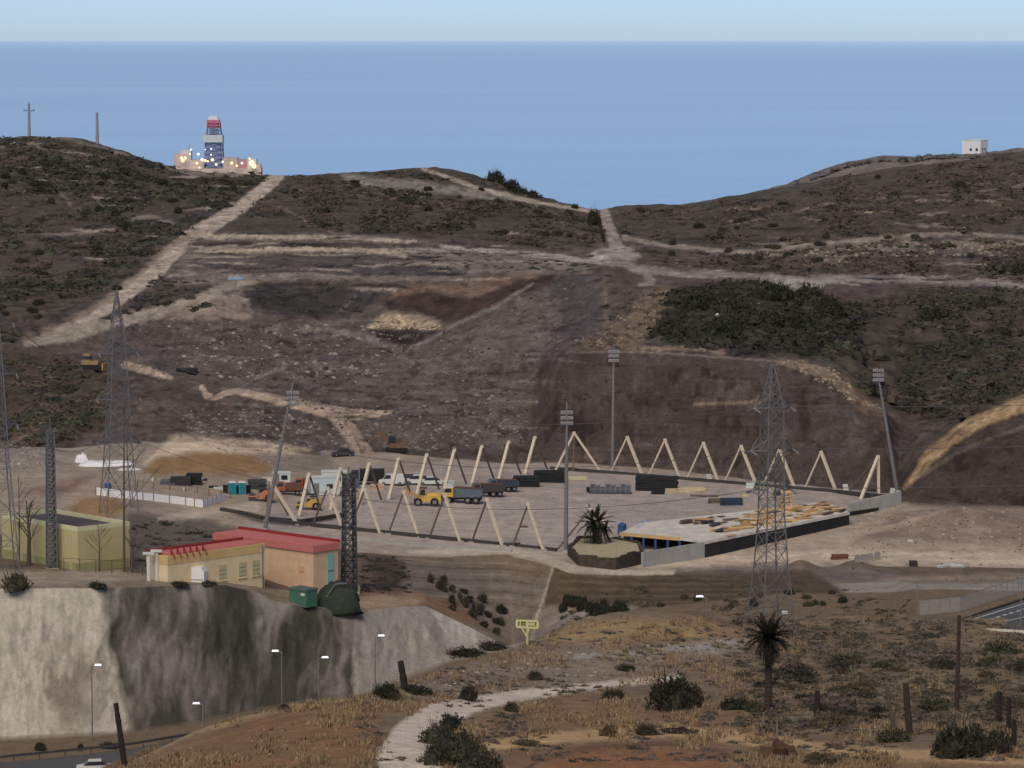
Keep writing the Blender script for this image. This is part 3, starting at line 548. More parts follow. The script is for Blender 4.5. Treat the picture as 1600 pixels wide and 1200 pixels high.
# ================================================================ OBJECT HELPERS
class MB:
    def __init__(s): s.v = []; s.f = []
    def add(s, v, f):
        o = len(s.v); s.v += [tuple(p) for p in v]; s.f += [tuple(i + o for i in q) for q in f]; return s
    def box(s, c, d, rz=0.0, taper=1.0, lean=(0, 0)):
        """centre of the base c, size d; the top scaled by taper and shifted by lean"""
        hx, hy = d[0] / 2, d[1] / 2; v = []
        for z, t, l in ((0, 1, (0, 0)), (d[2], taper, lean)):
            for sx, sy in ((-1, -1), (1, -1), (1, 1), (-1, 1)):
                x, y = sx * hx * t + l[0], sy * hy * t + l[1]
                v.append((c[0] + x * math.cos(rz) - y * math.sin(rz), c[1] + x * math.sin(rz) + y * math.cos(rz), c[2] + z))
        return s.add(v, [(3, 2, 1, 0), (4, 5, 6, 7), (0, 1, 5, 4), (1, 2, 6, 5), (2, 3, 7, 6), (3, 0, 4, 7)])
    def beam(s, p, q, w, h=None):
        h = h or w; p = Vector(p); q = Vector(q); d = (q - p)
        if d.length < 1e-6: return s
        d.normalize(); up = Vector((0, 0, 1)) if abs(d.z) < 0.95 else Vector((0, 1, 0))
        a = d.cross(up).normalized() * (w / 2); b = a.cross(d).normalized() * (h / 2)
        v = [p - a - b, p + a - b, p + a + b, p - a + b, q - a - b, q + a - b, q + a + b, q - a + b]
        return s.add(v, [(0, 1, 2, 3), (7, 6, 5, 4), (0, 4, 5, 1), (1, 5, 6, 2), (2, 6, 7, 3), (3, 7, 4, 0)])
    def cyl(s, p, q, r0, r1=None, n=10):
        r1 = r0 if r1 is None else r1; p = Vector(p); q = Vector(q); d = (q - p).normalized()
        up = Vector((0, 0, 1)) if abs(d.z) < 0.95 else Vector((0, 1, 0))
        a = d.cross(up).normalized(); b = a.cross(d).normalized(); v = []
        for c, r in ((p, r0), (q, r1)):
            for k in range(n):
                t = 2 * math.pi * k / n; v.append(c + a * (r * math.cos(t)) + b * (r * math.sin(t)))
        f = [(k, (k + 1) % n, n + (k + 1) % n, n + k) for k in range(n)] + [tuple(range(n - 1, -1, -1)), tuple(range(n, 2 * n))]
        return s.add(v, f)
    def prism(s, pts, z0, z1):
        n = len(pts); v = [(p[0], p[1], z0) for p in pts] + [(p[0], p[1], z1) for p in pts]
        f = [tuple(range(n - 1, -1, -1)), tuple(range(n, 2 * n))] + [(k, (k + 1) % n, n + (k + 1) % n, n + k) for k in range(n)]
        return s.add(v, f)
    def side(s, prof, y0, y1):
        """extrude a profile drawn in x,z along y"""
        n = len(prof); v = [(p[0], y0, p[1]) for p in prof] + [(p[0], y1, p[1]) for p in prof]
        f = [tuple(range(n)), tuple(range(2 * n - 1, n - 1, -1))] + [(k, n + k, n + (k + 1) % n, (k + 1) % n) for k in range(n)]
        return s.add(v, f)
    def blob(s, c, r, seed=0, n=10, m=6, rough=0.25, flat=0.0):
        v = []; rr = random.Random(seed)
        for j in range(m + 1):
            ph = math.pi * j / m
            for i in range(n):
                th = 2 * math.pi * i / n; k = 1 + rough * (rr.random() * 2 - 1)
                z = math.cos(ph)
                v.append((c[0] + r[0] * k * math.sin(ph) * math.cos(th), c[1] + r[1] * k * math.sin(ph) * math.sin(th), c[2] + r[2] * k * (max(z, -flat) if flat else z)))
        f = []
        for j in range(m):
            for i in range(n): f.append((j * n + i, (j + 1) * n + i, (j + 1) * n + (i + 1) % n, j * n + (i + 1) % n))
        return s.add(v, f)
    def mesh(s, name, m, smooth=False):
        me = bpy.data.meshes.new(name); me.from_pydata([tuple(p) for p in s.v], [], s.f)
        me.materials.append(m); me.validate()
        if smooth:
            for p in me.polygons: p.use_smooth = True
        return me
    def build(s, name, m, parent=None, smooth=False):
        o = bpy.data.objects.new(name, s.mesh(name, m, smooth)); COL.objects.link(o)
        if parent is not None: o.parent = parent
        return o
def tag(o, label, cat, group=None):
    o['label'] = label; o['category'] = cat
    if group: o['group'] = group
    return o
def thing(name, label, cat, loc, rz=0.0, group=None):
    o = bpy.data.objects.new(name, None); COL.objects.link(o); o.empty_display_size = 0.2
    o.location = loc; o.rotation_euler = (0, 0, rz); return tag(o, label, cat, group)
def inst(name, me, parent, loc=(0, 0, 0), rot=(0, 0, 0), scale=(1, 1, 1)):
    o = bpy.data.objects.new(name, me); COL.objects.link(o); o.parent = parent
    o.location = loc; o.rotation_euler = rot; o.scale = scale; return o
def rel(root, p): return Vector(p) - root.location        # for roots without rotation
def PZ(px, py, z):
    u = (px - 800.0) / F; v = (600.0 - py) / F; k = (z - CZ) / (v * CP - SP)
    return Vector((u * k, k * (CP + v * SP), z))
def mpp(p): return p.y / F          # metres per photo pixel at a point
def atan(p, q): return math.atan2(q[1] - p[1], q[0] - p[0])
# ---------------------------------------------------------------- palette
galv = mat('galvanised_steel', A(116, 113, 114), .6, .3, .2, 3)
darksteel = mat('weathered_steel', A(70, 68, 72), .7, .2, .25, 3)
palesteel = mat('pale_zinc_steel', A(120, 117, 118), .6, .2, .25, 3)
beige = mat('beige_painted_timber', A(198, 182, 164), .8, 0, .12, 2)
brownleg = mat('plain_brown', A(100, 86, 77), .8, 0, .15, 2)  # plain darker brown, used for the thinner frame legs
black = mat('black_sheeting', A(34, 35, 36), .6, 0, .3, 2)
rubber = mat('tyre_rubber', A(38, 37, 36), .9, 0, .2, 6)
glassm = mat('dark_glass', A(40, 46, 54), .15, 0, .1, 2, spec=.5)
brightwhite = mat('bright_white_paint', (1.08, 1.06, 1.03), .6, 0, .05, 2)
white = mat('white_paint', A(216, 216, 214), .6, 0, .06, 2)
offwhite = mat('off_white_panel', A(196, 198, 194), .7, 0, .1, 1.5)
yellow = mat('machine_yellow', A(196, 158, 76), .55, 0, .12, 2)
dullyellow = mat('dusty_yellow', A(164, 130, 88), .7, 0, .2, 2)
orange = mat('machine_orange', A(150, 84, 58), .6, 0, .15, 2)
bluegrey = mat('blue_grey_paint', A(84, 92, 102), .6, 0, .15, 2)
bluem = mat('blue_tarpaulin', A(82, 128, 178), .6, 0, .15, 1.5)
deepblue = mat('deep_blue_plastic', A(46, 74, 118), .5, 0, .15, 2)
teal = mat('teal_plastic', A(40, 138, 146), .5, 0, .1, 2)
concrete = mat('cast_concrete', A(148, 146, 142), .9, 0, .12, .8, bump=.2)
paleconc = mat('pale_concrete_slab', A(212, 203, 194), .9, 0, .24, .5, bump=.2)
formply = mat('yellow_formwork', A(198, 164, 116), .7, 0, .15, 1.5)
plank = mat('raw_timber', A(200, 180, 148), .85, 0, .18, 3)
darkwood = mat('dark_burnt_wood', A(46, 38, 35), .95, 0, .3, 4, bump=.6)
bark = mat('palm_bark', A(58, 49, 43), .95, 0, .3, 5, bump=.8)
greybark = mat('grey_bark', A(84, 74, 68), .95, 0, .25, 5, bump=.6)
palmleaf = mat('palm_leaf', A(54, 58, 44), .7, 0, .3, 1.2)
olivewall = mat('olive_yellow_render', A(170, 158, 120), .9, 0, .08, .6)
creamwall = mat('cream_render', tuple(1.18 * c for c in A(224, 202, 164)), .9, 0, .12, .6)
salmonwall = mat('salmon_render', A(202, 172, 142), .9, 0, .12, .6)
redroof = mat('red_painted_roof', A(176, 104, 100), .8, 0, .12, .8)
darkred = mat('dark_red_edge', A(132, 46, 46), .8, 0, .15, 1)
bitumen = mat('dark_flat_roof', A(82, 78, 80), .9, 0, .15, .8)
stonew = mat('dark_stone_wall', A(66, 58, 52), .95, 0, .45, 1.2, bump=.8)
soilm = mat('pale_soil', A(158, 146, 120), .95, 0, .25, 1.5, bump=.5)
asphalt = mat('asphalt', A(78, 78, 80), .9, 0, .12, 1.2)
marking = mat('road_paint', A(214, 214, 210), .8, 0, .08, 2)
kerbm = mat('pale_kerb', A(196, 190, 178), .9, 0, .1, 1)
lampw = mat('lit_lamp', (0.85, 0.87, 0.9), .4, 0, .02, 1, emit=0.8)
paleyellow = mat('pale_yellow_paint', A(224, 218, 160), .7, 0, .08, 2)
shutter = mat('beige_shutter', A(170, 162, 132), .8, 0, .1, 3)
tealdoor = mat('teal_door_paint', A(120, 164, 160), .7, 0, .1, 2)
greenbox = mat('green_container_paint', A(64, 100, 86), .7, 0, .12, 1.5)
greennet = mat('green_shade_net', A(46, 54, 46), .9, 0, .3, 1.5, bump=.5)
rust = mat('rusty_brown', A(98, 66, 54), .9, 0, .25, 2)
stoneg = mat('grey_stone', A(140, 132, 124), .95, 0, .25, 2, bump=.5)
hivis = mat('hi_vis_yellow', A(226, 234, 160), .6, 0, .05, 2)
# ================================================================ FAR THINGS
# ---- drill ship moored off the coast
def drill_ship():
    d = 4200.0; s = d / F
    o = P(335, 300, d); base = Vector((o.x, d, 0.0))
    r = thing('drill_ship', 'lit drilling ship with red and white derrick moored behind the ridge', 'ship', base)
    def L(px, py, dy=0): 
        q = P(px, py, d); return Vector((q.x - base.x, dy, q.z))
    X = lambda px: L(px, 300).x
    Zp = lambda py: L(335, py).z
    hull = mat('ship_hull', A(160, 124, 126), .7, 0, .1, .05); deck = mat('hazed_ship_deck', A(186, 164, 156), .8, 0, .25, .08)  # deck and derrick colours are paled to paint in distance haze
    wht = mat('ship_white', A(244, 244, 244), .7, 0, .05, .1); red = mat('hazed_derrick_red', A(182, 110, 124), .7, 0, .15, .2)
    blu = mat('hazed_derrick_steel', A(126, 134, 164), .7, 0, .2, .3); warm = mat('deck_lamp_warm', (1, .74, .36), .5, 0, .02, 1, emit=1.6); cold = mat('deck_lamp_cold', (.9, .93, 1), .5, 0, .02, 1, emit=1.3)
    m = MB(); x0, x1 = X(262), X(420); n = [(x0 - 8, -16), (x1, -16), (x1 + 22, 0), (x1, 16), (x0 - 8, 16)]
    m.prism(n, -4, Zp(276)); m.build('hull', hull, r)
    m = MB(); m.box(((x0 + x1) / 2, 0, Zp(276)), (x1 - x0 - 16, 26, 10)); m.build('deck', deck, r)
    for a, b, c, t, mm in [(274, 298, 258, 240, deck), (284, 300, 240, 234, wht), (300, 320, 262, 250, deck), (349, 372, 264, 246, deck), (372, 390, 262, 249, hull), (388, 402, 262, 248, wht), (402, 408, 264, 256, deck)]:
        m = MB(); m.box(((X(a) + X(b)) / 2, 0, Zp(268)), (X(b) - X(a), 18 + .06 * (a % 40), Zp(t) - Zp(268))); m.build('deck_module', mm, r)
    # derrick: lattice legs with coloured bands of cladding
    def lattice(name, pxc, w0, w1, ya, yb, mm, nb=4, clad=0.0):
        m = MB(); h0, h1 = w0 * s / 2, w1 * s / 2; za, zb = Zp(ya), Zp(yb); cx = X(pxc)
        cs = ((-1, -1), (1, -1), (1, 1), (-1, 1))
        for k in range(nb):
            t0, t1 = k / nb, (k + 1) / nb; a0 = h0 + (h1 - h0) * t0; a1 = h0 + (h1 - h0) * t1; z0 = za + (zb - za) * t0; z1 = za + (zb - za) * t1
            for i in range(4):
                p, q = cs[i], cs[(i + 1) % 4]
                A0 = (cx + p[0] * a0, p[1] * a0, z0); A1 = (cx + p[0] * a1, p[1] * a1, z1); B0 = (cx + q[0] * a0, q[1] * a0, z0); B1 = (cx + q[0] * a1, q[1] * a1, z1)
                m.beam(A0, A1, .9); m.beam(A0, B1, .6); m.beam(B0, A1, .6); m.beam(A1, B1, .7)
        if clad: m.box((cx, 0, za), (w0 * s * clad, w0 * s * clad, zb - za), taper=w1 / w0)
        return m.build(name, mm, r)
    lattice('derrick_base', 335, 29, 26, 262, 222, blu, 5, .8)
    m = MB(); m.box((X(334.5), 0, Zp(222)), (30 * s, 30 * s, Zp(210.5) - Zp(222))); m.build('wind_wall', wht, r)
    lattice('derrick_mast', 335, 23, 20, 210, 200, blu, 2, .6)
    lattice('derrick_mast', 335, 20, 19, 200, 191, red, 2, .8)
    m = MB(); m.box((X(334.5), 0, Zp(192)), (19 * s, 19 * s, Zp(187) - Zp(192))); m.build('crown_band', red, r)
    m = MB(); m.box((X(334.5), 0, Zp(187)), (17 * s, 17 * s, Zp(181) - Zp(187)), taper=.7); m.build('crown_block', wht, r)
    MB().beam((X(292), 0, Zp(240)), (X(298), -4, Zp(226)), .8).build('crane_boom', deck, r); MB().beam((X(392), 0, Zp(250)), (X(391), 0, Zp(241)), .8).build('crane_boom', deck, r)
    for px, py, rad, mm in [(286, 246, 2.3, warm), (292, 246, 2.3, warm), (318, 249, 2.4, warm), (323, 250, 2.0, warm), (334, 249, 2.5, warm), (327, 251, 1.4, warm), (364, 254, 2.2, warm), (380, 254, 1.8, cold), (392, 247, 1.6, warm), (395, 254, 4.4, warm), (399, 259, 3.4, warm), (288, 250, 2.6, warm), (340, 256, 2.0, warm), (350, 252, 1.8, warm), (310, 254, 2.0, warm), (372, 258, 1.8, warm),
                             (301, 233, 1.4, cold), (299, 240, 1.3, cold), (312, 240, 2.1, cold), (314, 261, 1.3, cold), (332, 232, 1.3, cold), (323, 233, 1.0, cold), (332, 241, 1.3, cold)]:
        m = MB(); q = L(px, py, -19); rad *= .74; m.blob(q, (rad, rad, rad), 1, 8, 5, 0); m.build('deck_lamp', mm, r, True)
drill_ship()
# ---- white house on the headland
def white_house():
    d = 1502.0; s = d / F
    b = P(1532, 242, d); b.z -= 2.0
    r = thing('white_house', 'white cubic flat-roofed house alone on the far headland', 'house', b, math.radians(-32))
    h = (242 - 221) * s + 2; wl, wr = 30 * s / math.cos(math.radians(32)) * .9, 17 * s / math.sin(math.radians(32)) * .85
    m = MB(); m.box((-wl / 2, wr / 2, 0), (wl, wr, h)); m.build('wall', mat('whitewash', (1.1, 1.1, 1.1), .8, 0, .03, .5), r)
    m = MB()
    for a, c in (((-wl / 2, .15), (wl + .1, .3)), ((-wl / 2, wr - .15), (wl + .1, .3)), ((-wl + .15, wr / 2), (.3, wr - .7)), ((-.15, wr / 2), (.3, wr - .7))): m.box((a[0], a[1], h + .003), (c[0], c[1], .5))
    m.build('parapet', white, r)
    for x, z in ((-wl * .52, 3.6), (-wl * .2, 3.6)):
        m = MB(); m.box((x, -.03, z), (1.0, .1, 1.1)); m.build('window', glassm, r)
    for y, z in ((wr * .25, 3.9), (wr * .6, 3.9), (wr * .75, 2.4), (wr * .35, 1.9)):
        m = MB(); m.box((.03, y, z), (.1, .9, 1.0)); m.build('window', glassm, r)
white_house()
# ---- power poles and small tree on the left ridge
def ridge_pole(px, ytop, ybase, label, arm=True):
    g = G(px, ybase, 'C5', 'B1'); s = mpp(g); h = (ybase - ytop) * s
    r = thing('power_pole', label, 'power pole', g - Vector((0, 0, .5)))
    m = MB(); m.cyl((0, 0, 0), (0, 0, h + .5), .55, .38, 8); m.build('pole', mat('ridge_pole_concrete', A(138, 132, 142), .9, 0, .1, 2), r)
    if arm:
        m = MB(); m.beam((-1.7, 0, h - 1.8), (1.7, 0, h - 1.8), .22); m.build('cross_arm', darksteel, r)
        for x in (-1.6, 0, 1.6):
            m = MB(); m.cyl((x, 0, h - 1.7 if x else h + .5), (x, 0, h - 1.1 if x else h + 1.1), .12, .1, 6); m.build('insulator', palesteel, r)
ridge_pole(46, 140, 212, 'tall concrete power pole with cross arm on the left ridge')
ridge_pole(152, 176, 224, 'plain concrete power pole without arms on the left ridge', False)
# ---- fence-like hedge and conifer by the saddle track
# ================================================================ PITCH: masts, frames, kerbs
def mast(px, pyb, tx, ty, lampy, lamp_dx, label):
    g = G(px, pyb, 'T', 'C1'); s = mpp(g); top = P(tx, ty, g.y) - g
    r = thing('floodlight_mast', label, 'floodlight mast', g, 0, 'floodlight masts at the pitch corners')
    m = MB(); m.cyl((0, 0, -.3), top * .55, .36, .27, 12); m.cyl(top * .55, top, .27, .12, 12); m.build('pole', galv, r)
    m = MB(); m.cyl((0, 0, -.2), (0, 0, .4), .6, .5, 12); m.build('base_plate', concrete, r)
    lp = P(tx + (px - tx) * (lampy - ty) / (pyb - ty), lampy, g.y) - g + Vector((lamp_dx * s, 0, 0))
    for k in range(3):
        z = (1 - k) * .85
        m = MB(); m.beam(lp + Vector((-1.0, 0, z)), lp + Vector((1.0, 0, z)), .12); m.build('crossarm', darksteel, r)
        for sx in (-.52, .52):
            m = MB(); q = lp + Vector((sx, -.25, z - .02)); m.box((q.x, q.y, q.z), (.86, .3, .52)); f = m.build('floodlight', mat('floodlight_housing', A(150, 150, 152), .6, .1, .1, 2), r)
            m = MB(); m.box((q.x, q.y - .17, q.z + .06), (.7, .04, .4)); m.build('lens', palesteel, f)
mast(884, 863, 886, 628, 655, 0, 'grey floodlight mast beside the palm planter at the near pitch corner')
mast(413, 829, 458, 597, 624, 5, 'leaning floodlight mast behind the red roof at the left pitch corner')
mast(957, 736, 959, 540, 558, 0, 'thin floodlight mast standing before the long brown cut')
mast(1402, 769, 1370, 574, 588, 0, 'leaning floodlight mast by the grey end wall near the mound')
def frame(apex, feet, label, group=None, wid=None):
    """feet: list of (px, py, pale?)"""
    pts = [G(f[0], f[1], 'T', 'C1') for f in feet]; d = sum(p.y for p in pts) / len(pts)
    ap = P(apex[0], apex[1], d); base = sum(pts, Vector()) / len(pts)
    r = thing('a_frame', label, 'A-frame', base, 0, group)
    for p, f in zip(pts, feet):
        w0 = f[2] if isinstance(f[2], float) else (.5 if f[2] else .27)
        m = MB(); m.beam(rel(r, p) - Vector((0, 0, .15)), rel(r, ap), w0, w0 * .8); m.build('leg', beige if f[2] else brownleg, r)
        m = MB(); q = rel(r, p); m.box((q.x, q.y, q.z - .1), (.9, .9, .28)); m.build('foot_block', concrete, r)
    m = MB(); q = rel(r, ap); m.beam(q - Vector((.28, 0, .12)), q + Vector((.28, 0, -.02)), .56, .5); m.build('apex_joint', beige, r)
ab = lambda x: 820 + (x - 465) * .103
for ax, ay in ((512, 762), (570, 764), (631, 768), (695, 773), (761, 780), (825, 787)):
    frame((ax, ay), [(ax - 25, ab(ax - 25), False), (ax + 25, ab(ax + 25), True)], 'A-frame of one beige and one brown leg on the dark pitch kerb above the bank', 'A-frames along the kerb above the bank')
ad = lambda x: 807 - (x - 467) * .186
for ax, ay in ((483, 740), (532, 732), (577, 724), (623, 716), (667, 710), (710, 703), (753, 697), (795, 690), (836, 683)):
    frame((ax, ay), [(ax - 16, ad(ax - 16), True), (ax + 20, ad(ax + 20), False)], 'slanting A-frame standing in the row beside the parked site machines', 'A-frames along the side with parked machines')
dc = lambda x: 738 + (x - 955) * .085
for ax, ay in ((980, 683), (1039, 687), (1099, 692), (1158, 697), (1218, 701), (1283, 706)):
    frame((ax, ay), [(ax - 26, dc(ax - 26), .34), (ax + 24, dc(ax + 24), True)], 'A-frame standing on the far pitch kerb against the long brown cut', 'A-frames along the kerb before the cut')
frame((897, 676), [(866, 737, True), (895, 738, False), (940, 738, True)], 'three-legged beige corner frame behind the black stacks')
frame((421, 749), [(416, 814, False), (466, 820, True), (452, 806, False)], 'corner frame beside the leaning mast and orange roller')
frame((1372, 713), [(1325, 769, False), (1344, 781, True), (1373, 775, True)], 'three-legged corner frame at the grey end wall by the mound')
frame((923, 794), [(868, 861, False), (950, 862, True)], 'corner frame rising behind the small planter palm')
def run_wall(name, label, cat, pix, h, w, m_, step=1, z0=-.4, part='wall_panel', lo='T', hi='C1', cap=None):
    pts = [G(x, y, lo, hi) for x, y in pix]; r = thing(name, label, cat, pts[0])
    for a, b in zip(pts[:-1], pts[1:]):
        L = (b - a).length; n = max(1, round(L / step))
        for k in range(n):
            p = a + (b - a) * (k / n); q = a + (b - a) * ((k + 1) / n); e = (q - p).normalized() * .02
            mb = MB(); mb.beam(rel(r, p) + e + Vector((0, 0, (h + z0) / 2)), rel(r, q) - e + Vector((0, 0, (h + z0) / 2)), w, h - z0); mb.build(part, m_, r)
    return r
darkkerb = mat('dark_kerb_concrete', A(62, 58, 56), .9, 0, .2, 1)
run_wall('kerb_wall', 'low dark kerb wall along the pitch edge above the bank', 'kerb', [(430, 815), (465, 820), (593, 833), (720, 846), (870, 862)], .55, .5, darkkerb, 6)
run_wall('kerb_wall', 'low dark kerb wall along the pitch edge before the brown cut', 'kerb', [(860, 733), (955, 740), (1122, 754), (1300, 769), (1395, 778)], .5, .5, darkkerb, 6)
run_wall('kerb_wall', 'grey kerb running beside the pale path below the pitch', 'kerb', [(560, 842), (640, 852), (720, 858), (800, 862)], .35, .6, concrete, 6)
run_wall('kerb_wall', 'curved dark kerb in front of the yellow roller', 'kerb', [(345, 798), (375, 803), (410, 812), (470, 817), (540, 806)], .55, .7, darkkerb, 4)
# ================================================================ CLUBHOUSE SHELL with deck
zg = G(1100, 872, 'T', 'F').z; ZT = zg + 2.6
def deck():
    a, b, c, e = PZ(968, 833, ZT), PZ(1100, 846, ZT), PZ(1326, 800, ZT), PZ(1292, 784, ZT)
    a0 = PZ(1003, 862, ZT); b0 = b
    r = thing('concrete_building_shell', 'half built concrete building with pale deck and black sheeted wall beside the pitch', 'building', Vector((b.x, b.y, zg)))
    R = lambda p, z: (p.x - b.x, p.y - b.y, z)
    back_a = PZ(1000, 817, ZT)
    # slab
    m = MB(); m.prism([R(q, 0)[:2] for q in (PZ(1062, 841, ZT), b, c, e, back_a, a)], 2.28, 2.6); m.build('deck_slab', paleconc, r)
    # walls
    def wall(p, q, z0, z1, w, mm, name):
        m = MB(); m.beam(R(p, (z0 + z1) / 2), R(q, (z0 + z1) / 2), w, z1 - z0); return m.build(name, mm, r)
    n = 4
    for k in range(n):
        p = a0 + (b0 - a0) * (k / n + .002); q = a0 + (b0 - a0) * ((k + 1) / n - .002)
        wall(p, q, -1.2, 2.5 - .0, .35, concrete, 'retaining_wall_panel')
    n = 9
    bc = c - b
    for k in range(n):
        p = b + bc * (k / n + .001); q = b + bc * ((k + 1) / n - .001)
        wall(p, q, -1.0, 2.15, .3, black, 'black_sheet_panel')
    edge = (c - b).normalized() * 0
    wall(b, c, 2.18, 2.66, .5, paleconc, 'slab_edge')
    # void under the slab front: dark sheet painted as its shade, blue props
    v0 = PZ(985, 828, ZT); v1 = PZ(1085, 838, ZT)
    for k in range(6):
        p = a + (PZ(1062, 841, ZT) - a) * (k / 5)
        m = MB(); m.box(R(p, -.3), (.35, .35, 2.55)); m.build('prop', deepblue, r)
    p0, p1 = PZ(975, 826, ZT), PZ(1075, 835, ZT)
    wall(p0, p1, -.3, 2.25, .2, mat('dark_void_shade', A(44, 46, 48), .9, 0, .2, 1), 'void_backing')
    wall(a, PZ(1062, 841, ZT), 2.22, 2.75, .35, formply, 'formwork_edge_board')
    # grey end wall
    p, q = G(1327, 806, 'T', 'F'), G(1407, 786, 'T', 'F')
    for k in range(5):
        s0 = p + (q - p) * (k / 5 + .004); s1 = p + (q - p) * ((k + 1) / 5 - .004)
        m = MB(); m.beam(R(s0, s0.z - zg + .8), R(s1, s1.z - zg + .8), .5, 2.6 + .25 * k * 0); m.build('end_wall_panel', concrete, r)
    m = MB(); m.beam(R(p, p.z - zg + 0) , R(p + (q - p) * .55, p.z - zg + .1), .6, 1.5); m.build('black_sheet_panel', black, r)
    return r
deck()
# loose timber, formwork and tools on the deck
def DK(px, py): return PZ(px, py, ZT + .01)
DD = [ # px,py,len,wid,height,angle,material,name,label
 (1160, 826, 4.2, 1.6, .35, .25, formply, 'formwork_panel_stack', 'yellow formwork panels nearest the black stacked tools on the deck'),
 (1192, 813, 5.0, 1.4, .5, .35, formply, 'formwork_panel_stack', 'long yellow formwork stack in the middle of the deck'),
 (1222, 806, 4.0, 2.0, .45, .3, plank, 'plank_stack', 'pale plank stack beside the tall formwork tower on the deck'),
 (1240, 798, 3.4, 1.8, .8, .3, formply, 'formwork_panel_stack', 'stepped formwork stack under the yellow tower on the deck'),
 (1270, 801, 4.2, 1.2, .3, .2, dullyellow, 'beam_stack', 'dull yellow beams lying toward the far deck end'),
 (1286, 794, 3.0, 1.2, .25, .2, formply, 'formwork_panel_stack', 'thin formwork sheets at the far deck end'),
 (1206, 822, 3.0, 1.0, .3, -.2, plank, 'plank_stack', 'short planks lying behind the pylon leg on the deck'),
 (1178, 806, 5.5, .9, .3, .5, dullyellow, 'beam_stack', 'ochre beams along the pitch side of the deck'),
 (1105, 818, 2.6, .9, .5, .2, darksteel, 'steel_prop_bundle', 'dark steel prop bundle lying in the middle of the pale deck'),
 (1125, 831, 1.8, 1.0, .5, .6, darksteel, 'tool_crate', 'dark tool crate alone on the pale deck'),
 (1140, 838, 2.4, .8, .25, .3, mat('pinkish_board', A(176, 146, 124), .9, 0, .15, 2), 'plank_stack', 'pinkish boards near the deck edge'),
 (1072, 818, 2.2, 1.0, .6, .25, mat('brown_crate', A(84, 74, 68), .9, 0, .2, 2), 'timber_crate', 'brown crate on the deck beside the blue tarpaulin'),
]
for px, py, L, W, H, an, mm, nm, lb in DD:
    q = DK(px, py); r = thing(nm, lb, 'timber' if mm in (plank, formply, dullyellow) else 'crate', q, an + .5)
    n = max(2, int(H / .12)); 
    for k in range(min(n, 5)):
        m = MB(); hh = H / min(n, 5); m.box((.15 * math.sin(k * 2.1), .1 * math.cos(k * 3.3), k * hh), (L * (1 - .08 * (k % 3)), W * (1 - .1 * (k % 2)), hh * .92), rz=.04 * math.sin(k * 5)); m.build('board', mm, r)
for i in range(84):
    t = .12 + .86 * random.random() ** .75; u = .08 + .84 * random.random(); fx, fy, bx_, by_ = 1100 + 225 * t, 845 - 45 * t, 1012 + 278 * t, 818 - 34 * t
    pxx = fx + (bx_ - fx) * u; pyy = fy + (by_ - fy) * u
    q = DK(pxx, pyy); mm = random.choice((formply, formply, plank, dullyellow, dullyellow, rust, brownleg, darksteel))
    o = MB().box((0, 0, 0), (random.uniform(1.0, 3.4), random.uniform(.4, 1.3), random.uniform(.05, .3))).build('loose_board', mm); o.location = q + Vector((0, 0, .004 * (i % 40))); o.rotation_euler = (0, 0, random.uniform(.2, 1.2)); tag(o, 'loose board lying on the half built deck', 'board', 'loose boards on the deck')
def ftower():
    q = DK(1228, 793); r = thing('formwork_tower', 'yellow formwork tower standing on the deck beside the pylon', 'formwork', q, .4)
    for k in range(4):
        m = MB(); m.box((0, 0, k * .62), (2.6 - .35 * k, 1.6 - .2 * k, .12)); m.build('platform', formply, r)
        for sx in (-1, 1):
            for sy in (-1, 1):
                m = MB(); m.box((sx * (1.1 - .16 * k), sy * (.65 - .1 * k), k * .62 + .12), (.12, .12, .5)); m.build('post', dullyellow, r)
    m = MB(); m.box((0, 0, 2.48), (1.5, .9, .6), taper=.6); m.build('cap_box', formply, r)
ftower()
# ---- stone planter with palm
def planter():
    pix = [(889, 868), (906, 884), (960, 890), (1003, 881), (998, 866), (960, 856), (905, 853)]
    g = [G(x, y, 'T', 'F') for x, y in pix]; c = sum(g, Vector()) / len(g)
    r = thing('stone_planter', 'dark stone walled planter holding two palms at the pitch corner', 'planter', c)
    for i in range(len(g)):
        p, q = g[i], g[(i + 1) % len(g)]; n = max(1, round((q - p).length / 2.2))
        for k in range(n):
            a = p + (q - p) * (k / n); b = p + (q - p) * ((k + 1) / n); H = 2.35 + .18 * math.sin(i * 2.3 + k * 1.7)
            zz = c.z - .6
            m = MB(); e = (b - a).normalized() * .015
            m.beam((a.x - c.x + e.x, a.y - c.y + e.y, H / 2 - .6), (b.x - c.x - e.x, b.y - c.y - e.y, H / 2 - .6), .5, H); m.build('wall_block', stonew, r)
    m = MB(); m.prism([(p.x - c.x, p.y - c.y) for p in g], -.4, 1.45); m.build('soil', soilm, r)
    return c
pc = planter()
